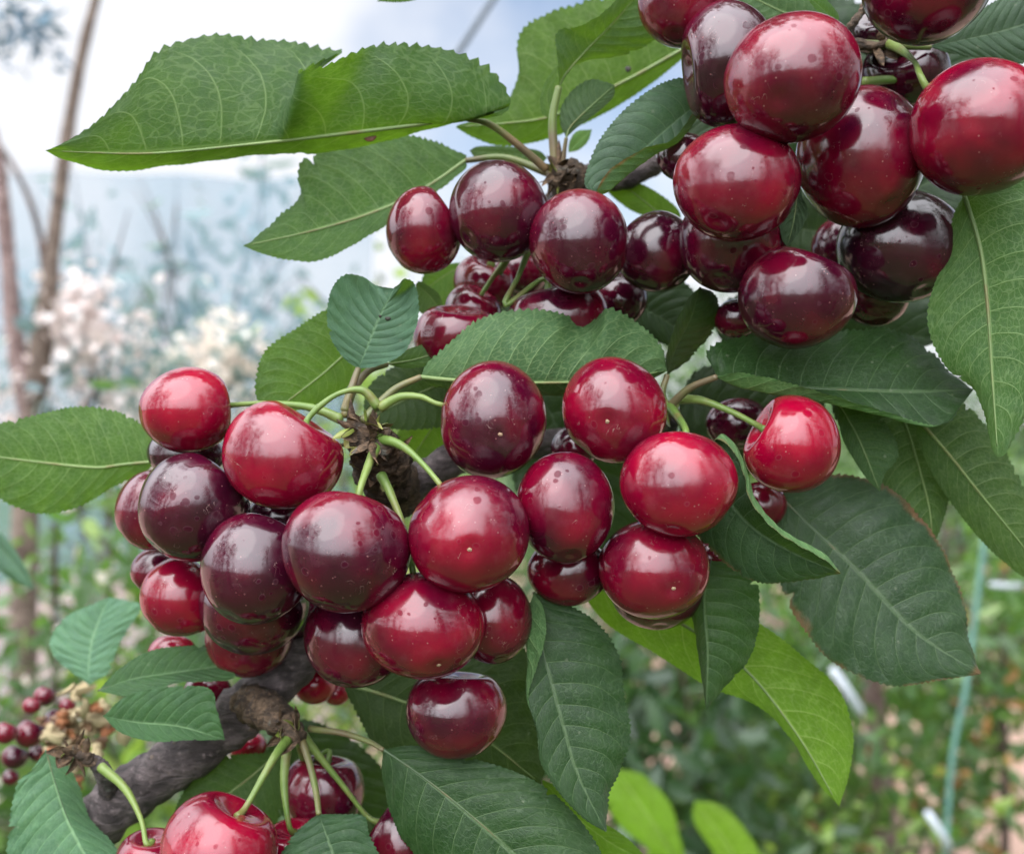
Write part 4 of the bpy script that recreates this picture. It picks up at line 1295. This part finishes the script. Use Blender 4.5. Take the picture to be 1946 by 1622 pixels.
# left: pale blossoming shrubs in front of a plastic tunnel wall
plant('blossom_shrub', 'cream flowering shrub in front of the pale blue wall, left', 'shrub', GB, 385, 2.9, height=1.84, width=.22, low=.74, n=420, mat='blue', ln=.06, wd=.022, seed=11, extra=('petal', 1100, .028, .024))
plant('blossom_shrub', 'pale pink flowering shrub beside the thin bare trunk', 'shrub', GB, 165, 2.4, height=1.85, width=.17, low=.78, n=160, mat='blue', ln=.06, wd=.022, seed=12, extra=('pink', 420, .024, .020))
plant('sapling', 'haze-blue sapling with drooping leaves, tallest one beyond the pointed leaf', 'tree', GB, 495, 4.6, height=2.65, width=.24, low=.3, n=460, mat='blue', ln=.11, wd=.035, seed=13)
plant('sapling', 'haze-blue sapling with few drooping leaves left of the tallest one', 'tree', GB, 335, 3.9, height=2.42, width=.20, low=.35, n=260, mat='blue', ln=.11, wd=.035, seed=14)
plant('sapling', 'faint haze-blue sapling behind the thin bare trunk', 'tree', GB, 170, 5.0, height=2.5, width=.34, low=.3, n=320, mat='blue', ln=.11, wd=.035, seed=15)
plant('shrub', 'green shrub showing between the small round leaf and the pointed leaf', 'shrub', GB, 660, 3.0, height=1.98, width=.26, low=.3, n=800, mat='fresh', ln=.06, wd=.026, seed=16)
# lower left
plant('shrub', 'leafy green shrub filling the lower left behind the berries', 'shrub', GB, 100, 1.75, height=1.44, width=.36, low=.25, n=2600, mat='green', ln=.045, wd=.020, seed=17, extra=('petal', 120, .02, .016))
plant('shrub', 'dark green shrub behind the left rim of the front cluster', 'shrub', GB, 420, 2.6, height=1.44, width=.5, low=.1, n=2200, mat='dark', ln=.055, wd=.024, seed=18)
plant('shrub', 'yellow green young shrub left of the front cluster', 'shrub', GB, 235, 1.5, height=1.30, width=.11, low=.55, n=160, mat='fresh', ln=.05, wd=.02, seed=19, tr=.006)
# right
plant('shrub', 'dark shrub behind the hanging dark leaf', 'shrub', GB, 1260, 2.3, height=1.22, width=.34, low=.35, n=1500, mat='dark', ln=.075, wd=.028, seed=21)
plant('shrub', 'green shrub behind the bright yellow green leaf', 'shrub', GB, 1580, 2.9, height=1.30, width=.46, low=.15, n=1900, mat='green', ln=.07, wd=.026, seed=22)
plant('shrub', 'green shrub with rusty tips at the right edge', 'shrub', GB, 1900, 2.5, height=1.36, width=.45, low=.05, n=1500, mat='green', ln=.06, wd=.024, seed=23, extra=('rusty', 260, .05, .02))
plant('shrub', 'tall loose shrub behind the green stake', 'shrub', GB, 1780, 3.6, height=1.55, width=.6, low=.1, n=1900, mat='green', ln=.08, wd=.03, seed=24)
plant('shrub', 'low weedy shrub in front of the brown post', 'shrub', GB, 1700, 2.0, height=.86, width=.34, low=.0, n=700, mat='fresh', ln=.045, wd=.02, seed=25, extra=('rusty', 90, .03, .014))
plant('shrub', 'low shrub on the bare soil below the hanging leaf', 'shrub', GB, 1450, 3.4, height=.62, width=.30, low=.0, n=900, mat='green', ln=.06, wd=.026, seed=26)
far = []
for k in range(12):
    px = 620 + 150 * k
    plant('orchard_tree', 'distant orchard tree in the hedge like row behind the clusters', 'tree', 'distant row of orchard trees', px, 7.5 + (k % 3) * .8, height=2.1 + .3 * ((k * 7) % 3), width=.7, low=.12, n=900, mat='dark' if k % 2 else 'green', ln=.12, wd=.05, seed=60 + k, tr=.04)

# ---- bare trunk of a young tree at the left edge
tr = empty('young_tree', Vector((P(60, 0, 2.3).x, 2.3, 0)))
tag(tr, 'young tree with a thin brown trunk, blurred at the left edge', 'tree')
t0 = tr.location
d_ = 2.3
V1, F1 = tube([Vector((P(40, 0, d_).x, d_, -.02)) - t0, P(48, 1000, d_) - t0, P(66, 760, d_) - t0, P(86, 600, d_) - t0, P(104, 440, d_) - t0, P(122, 300, d_) - t0, P(150, 130, d_) - t0, P(196, -60, d_) - t0],
              [0.0316, 0.0271, 0.0249, 0.0211, 0.0151, 0.0136, 0.0117, 0.0090], 90, 14, lump=.09, seed=5)
link('trunk', V1, F1, M['trunk'], tr)
V1, F1 = tube([P(60, 800, d_) - t0, P(28, 640, d_) - t0, P(14, 480, d_) - t0, P(-6, 300, d_) - t0, P(-60, 120, d_) - t0], [0.0241, 0.0188, 0.0158, 0.0143, 0.0120], 60, 12, lump=.09, seed=6)
link('limb', V1, F1, M['trunk_pink'], tr)
V1, F1 = tube([P(88, 540, d_) - t0, P(72, 430, d_) - t0, P(38, 340, d_) - t0, P(-10, 262, d_) - t0], [0.0078, 0.0068, 0.0054, 0.0046], 40, 8, lump=.06, seed=7)
link('twig', V1, F1, M['trunk_dark'], tr)
rs = np.random.default_rng(31)
cs = np.array([list(P(34 + rs.normal() * 40, 36 + rs.normal() * 40, 2.3 + rs.normal() * .02) - t0) for _ in range(95)])
v, f, col = blades(cs, .055, .013, rs, .6)
MF['bluedark'] = mat_foliage('flare_blue_leaf', (0.09, 0.17, 0.26), (0.14, 0.24, 0.34), (0.24, 0.36, 0.44), .2, (0.2, 0.3, 0.3))  # blue of the flare over backlit leaves painted into their colour
link('leaf_tuft', v, f, MF['bluedark'], tr, cols=col)
cs = np.array([list(P(150 + rs.normal() * 34, 615 + rs.normal() * 50, 2.3 + rs.normal() * .03) - t0) for _ in range(110)])
v, f, col = blades(cs, .034, .030, rs, 0)
link('blossom', v, f, MF['pink'], tr, cols=col)

# ---- translucent tunnel wall and its rail
b = NB('tunnel_film')
v_, oi = b.objvec()
cc = b.mix(b.noise(v_, 1.4, 4), (0.11, 0.20, 0.27), (0.20, 0.30, 0.36))
df = b.n('ShaderNodeBsdfDiffuse'); b.put(df.inputs['Color'], cc)
tl = b.n('ShaderNodeBsdfTranslucent'); b.put(tl.inputs['Color'], cc)
tp = b.n('ShaderNodeBsdfTransparent')
m1 = b.n('ShaderNodeMixShader'); m1.inputs[0].default_value = .5
b.t.links.new(df.outputs[0], m1.inputs[1]); b.t.links.new(tl.outputs[0], m1.inputs[2])
m2 = b.n('ShaderNodeMixShader'); b.put(m2.inputs[0], b.smooth(b.noise(v_, 2.2, 4), .3, .7, .45, .72))
b.t.links.new(m1.outputs[0], m2.inputs[1]); b.t.links.new(tp.outputs[0], m2.inputs[2])
b.done(m2.outputs[0])
d_ = 3.7
wl = empty('tunnel_wall', (P(-100, 0, d_).x, d_, 0))
tag(wl, 'pale blue translucent plastic tunnel wall behind the flowering shrubs', 'tunnel wall')
NX, NZ = 60, 24
x0, x1 = P(-260, 0, d_).x, P(700, 0, d_).x
ztop = P(0, 300, d_).z
V = []
for i in range(NX + 1):
    for j in range(NZ + 1):
        x = x0 + (x1 - x0) * i / NX
        z = ztop * j / NZ
        V.append((x - wl.location.x, .05 * math.sin(x * 5) + .03 * math.sin(x * 13 + z * 3) + .25 * (z / ztop) ** 3, z))
Fc = [(i * (NZ + 1) + j, (i + 1) * (NZ + 1) + j, (i + 1) * (NZ + 1) + j + 1, i * (NZ + 1) + j + 1) for i in range(NX) for j in range(NZ)]
link('plastic_film', V, Fc, b.m, wl)
M['rail'] = mat_plain('grey_rail', (0.16, 0.18, 0.20), .5)
V1, F1 = tube([Vector((x0, d_ - .12, P(0, 600, d_).z)) - wl.location, Vector((x1, d_ - .12, P(0, 690, d_).z)) - wl.location], [.011, .011], 12, 10)
link('rail', V1, F1, M['rail'], wl)

# ---- wire overhead
V1, F1 = tube([P(990, -80, 1.6) - P(935, 0, 1.6), Vector((0, 0, 0)), P(905, 46, 1.6) - P(935, 0, 1.6), P(840, 146, 1.6) - P(935, 0, 1.6)], [.0055] * 4, 20, 8)
wr = link('wire', V1, F1, mat_plain('dark_wire', (0.10, 0.12, 0.15), .5), None, P(935, 0, 1.6))
tag(wr, 'dark slanting wire against the pale sky at the top', 'wire')

# ---- right: green stake, brown post, white plant tags
d_ = 1.9
base = Vector((P(1770, 0, d_).x, d_, 0))
V1, F1 = tube([Vector((0, 0, -.05)), P(1800, 1570, d_) - base, P(1838, 1290, d_) - base, P(1872, 1020, d_) - base, P(1892, 880, d_) - base], [.0046] * 5, 40, 8, lump=.04)
sk = link('stake', V1, F1, mat_plain('green_plastic_stake', (0.10, 0.21, 0.18), .45), None, base)
tag(sk, 'thin sea green plastic stake leaning at the lower right', 'stake')
d_ = 2.6
base = Vector((P(1680, 0, d_).x, d_, 0))
V1, F1 = tube([Vector((0, 0, -.05)), P(1684, 1600, d_) - base, P(1668, 1400, d_) - base, P(1655, 1280, d_) - base, P(1650, 1150, d_) - base], [.030, .028, .026, .024, .022], 40, 12, lump=.05)
ps = link('tree_trunk', V1, F1, M['trunk_pink'], None, base)
tag(ps, 'pinkish brown slim trunk rising behind the ribbed dark leaf', 'trunk')
mt = mat_plain('white_tag_plastic', (0.40, 0.43, 0.48), .4, .5, .05)


def tagstrip(lab, x0, y0, x1, y1, wpx, d):
    a, c = P(x0, y0, d), P(x1, y1, d)
    ln = (c - a)
    side = ln.cross(Vector((0, 1, 0))).normalized() * (wpx / F * d * .5)
    V, Fc = [], []
    K = 8
    for i in range(K + 1):
        t = i / K
        cpos = ln * t + Vector((0, -.012 * math.sin(math.pi * t), 0))
        ww = side * (1 if 0 < i < K else .7)
        for s in (-1, 1):
            for y in (-.0006, .0006):
                V.append(cpos + ww * s + Vector((0, y, 0)))
    for i in range(K):
        o = i * 4
        for (p, q) in ((0, 1), (1, 3), (3, 2), (2, 0)):
            Fc.append((o + p, o + q, o + 4 + q, o + 4 + p))
    Fc += [(0, 2, 3, 1), (K * 4, K * 4 + 1, K * 4 + 3, K * 4 + 2)]
    o = link('plant_tag', V, Fc, mt, None, a)
    tag(o, lab, 'plant tag', 'white plant tags among the shrubs')


tagstrip('white strip tag slanting just below the big dark ribbed leaf', 1580, 1268, 1640, 1358, 15, 1.8)
tagstrip('white strip tag slanting near the bottom right corner', 1760, 1540, 1806, 1612, 14, 1.8)
tagstrip('short level white tag at the right edge beside the stake', 1880, 1110, 1944, 1112, 10, 1.8)
# bright blurred leaves low in the middle
for lab, md, A_, B_, zz in [
    ('blurred bright lime leaf right of the hanging dark leaf', [(1290, 1640), (1240, 1560), (1170, 1460)], [(1250, 1620), (1180, 1570), (1150, 1510)], [(1290, 1580), (1270, 1520), (1220, 1470)], 230),
    ('blurred lime leaf blade slanting at the bottom middle', [(1440, 1700), (1380, 1600), (1320, 1520)], [(1400, 1690), (1350, 1610), (1318, 1560)], [(1460, 1660), (1420, 1580), (1370, 1530)], 250),
    ('blurred yellow leaf stalk and blade at the bottom edge', [(1270, 1720), (1268, 1640), (1275, 1570)], [(1240, 1690), (1230, 1620), (1250, 1580)], [(1300, 1690), (1300, 1620), (1290, 1585)], 260),
    ('blurred teal leaf tip at the left frame edge', [(-40, 1000), (20, 1060), (66, 1120)], [(-20, 1060), (20, 1100)], [(0, 1010), (45, 1070)], 200),
]:
    teal = 'teal' in lab
    if not teal: zz += 300
    leaf(lab, md, A_, B_, z=(zz, zz), seen='up', tint=.9 if teal else 3.4, trans=.15 if teal else .70, sheen=1.0 if teal else 0, dome=.22, wave=.08, rib=not teal, teeth=24, group='blurred leaves farther back')

# ---- the orchard rows round the photographer, which the glossy fruit mirrors
rs = np.random.default_rng(77)


def hedge(label, spots):
    V, Fc, cl = [], [], []
    off = 0
    for x, y, wx, wy, h in spots:
        c = clumps(int(300 * h / 2), (wx, wy, h * .5), 30, rs) + np.array([x, y, h * .5])
        v, f, col = blades(c, .16, .07, rs)
        V.append(v); Fc += [tuple(i + off for i in q) for q in f]; cl.append(col); off += len(v)
    hd = link('hedge', np.concatenate(V), Fc, MF['dark'], None, (0, 0, 0), cols=np.concatenate(cl))
    tag(hd, label, 'hedge', kind='stuff')


hedge('leafy orchard row across the path, mirrored darkly in the fruit', [(-4.4 + 1.1 * k, -3.4 + rs.normal() * .2, .8, .5, 2.05 + rs.normal() * .15) for k in range(9)])
hedge('tall leafy row to the left of the photographer', [(-2.15 - .12 * k, -2.0 + .7 * k, .45, .6, 4.4 + rs.normal() * .2) for k in range(4)])
hedge('tall leafy row to the right of the photographer', [(1.75 + .12 * k, -2.0 + .7 * k, .45, .6, 4.6 + rs.normal() * .2) for k in range(4)])
# ---- the rest of the tree the fruit hangs from: leafy boughs above the frame
c = clumps(1500, (.75, .30, .22), 46, rs) + np.array([.12, .62, CAMH + .62])
c = c[(c[:, 2] > CAMH + .10 + c[:, 1] * .45)]
v, f, col = blades(c, .10, .042, rs, .4)
cr = link('tree_crown', v, f, MF['dark'], None, (0, 0, 0), cols=col)
tag(cr, 'leafy upper boughs of the cherry tree above the fruit', 'foliage', kind='stuff')
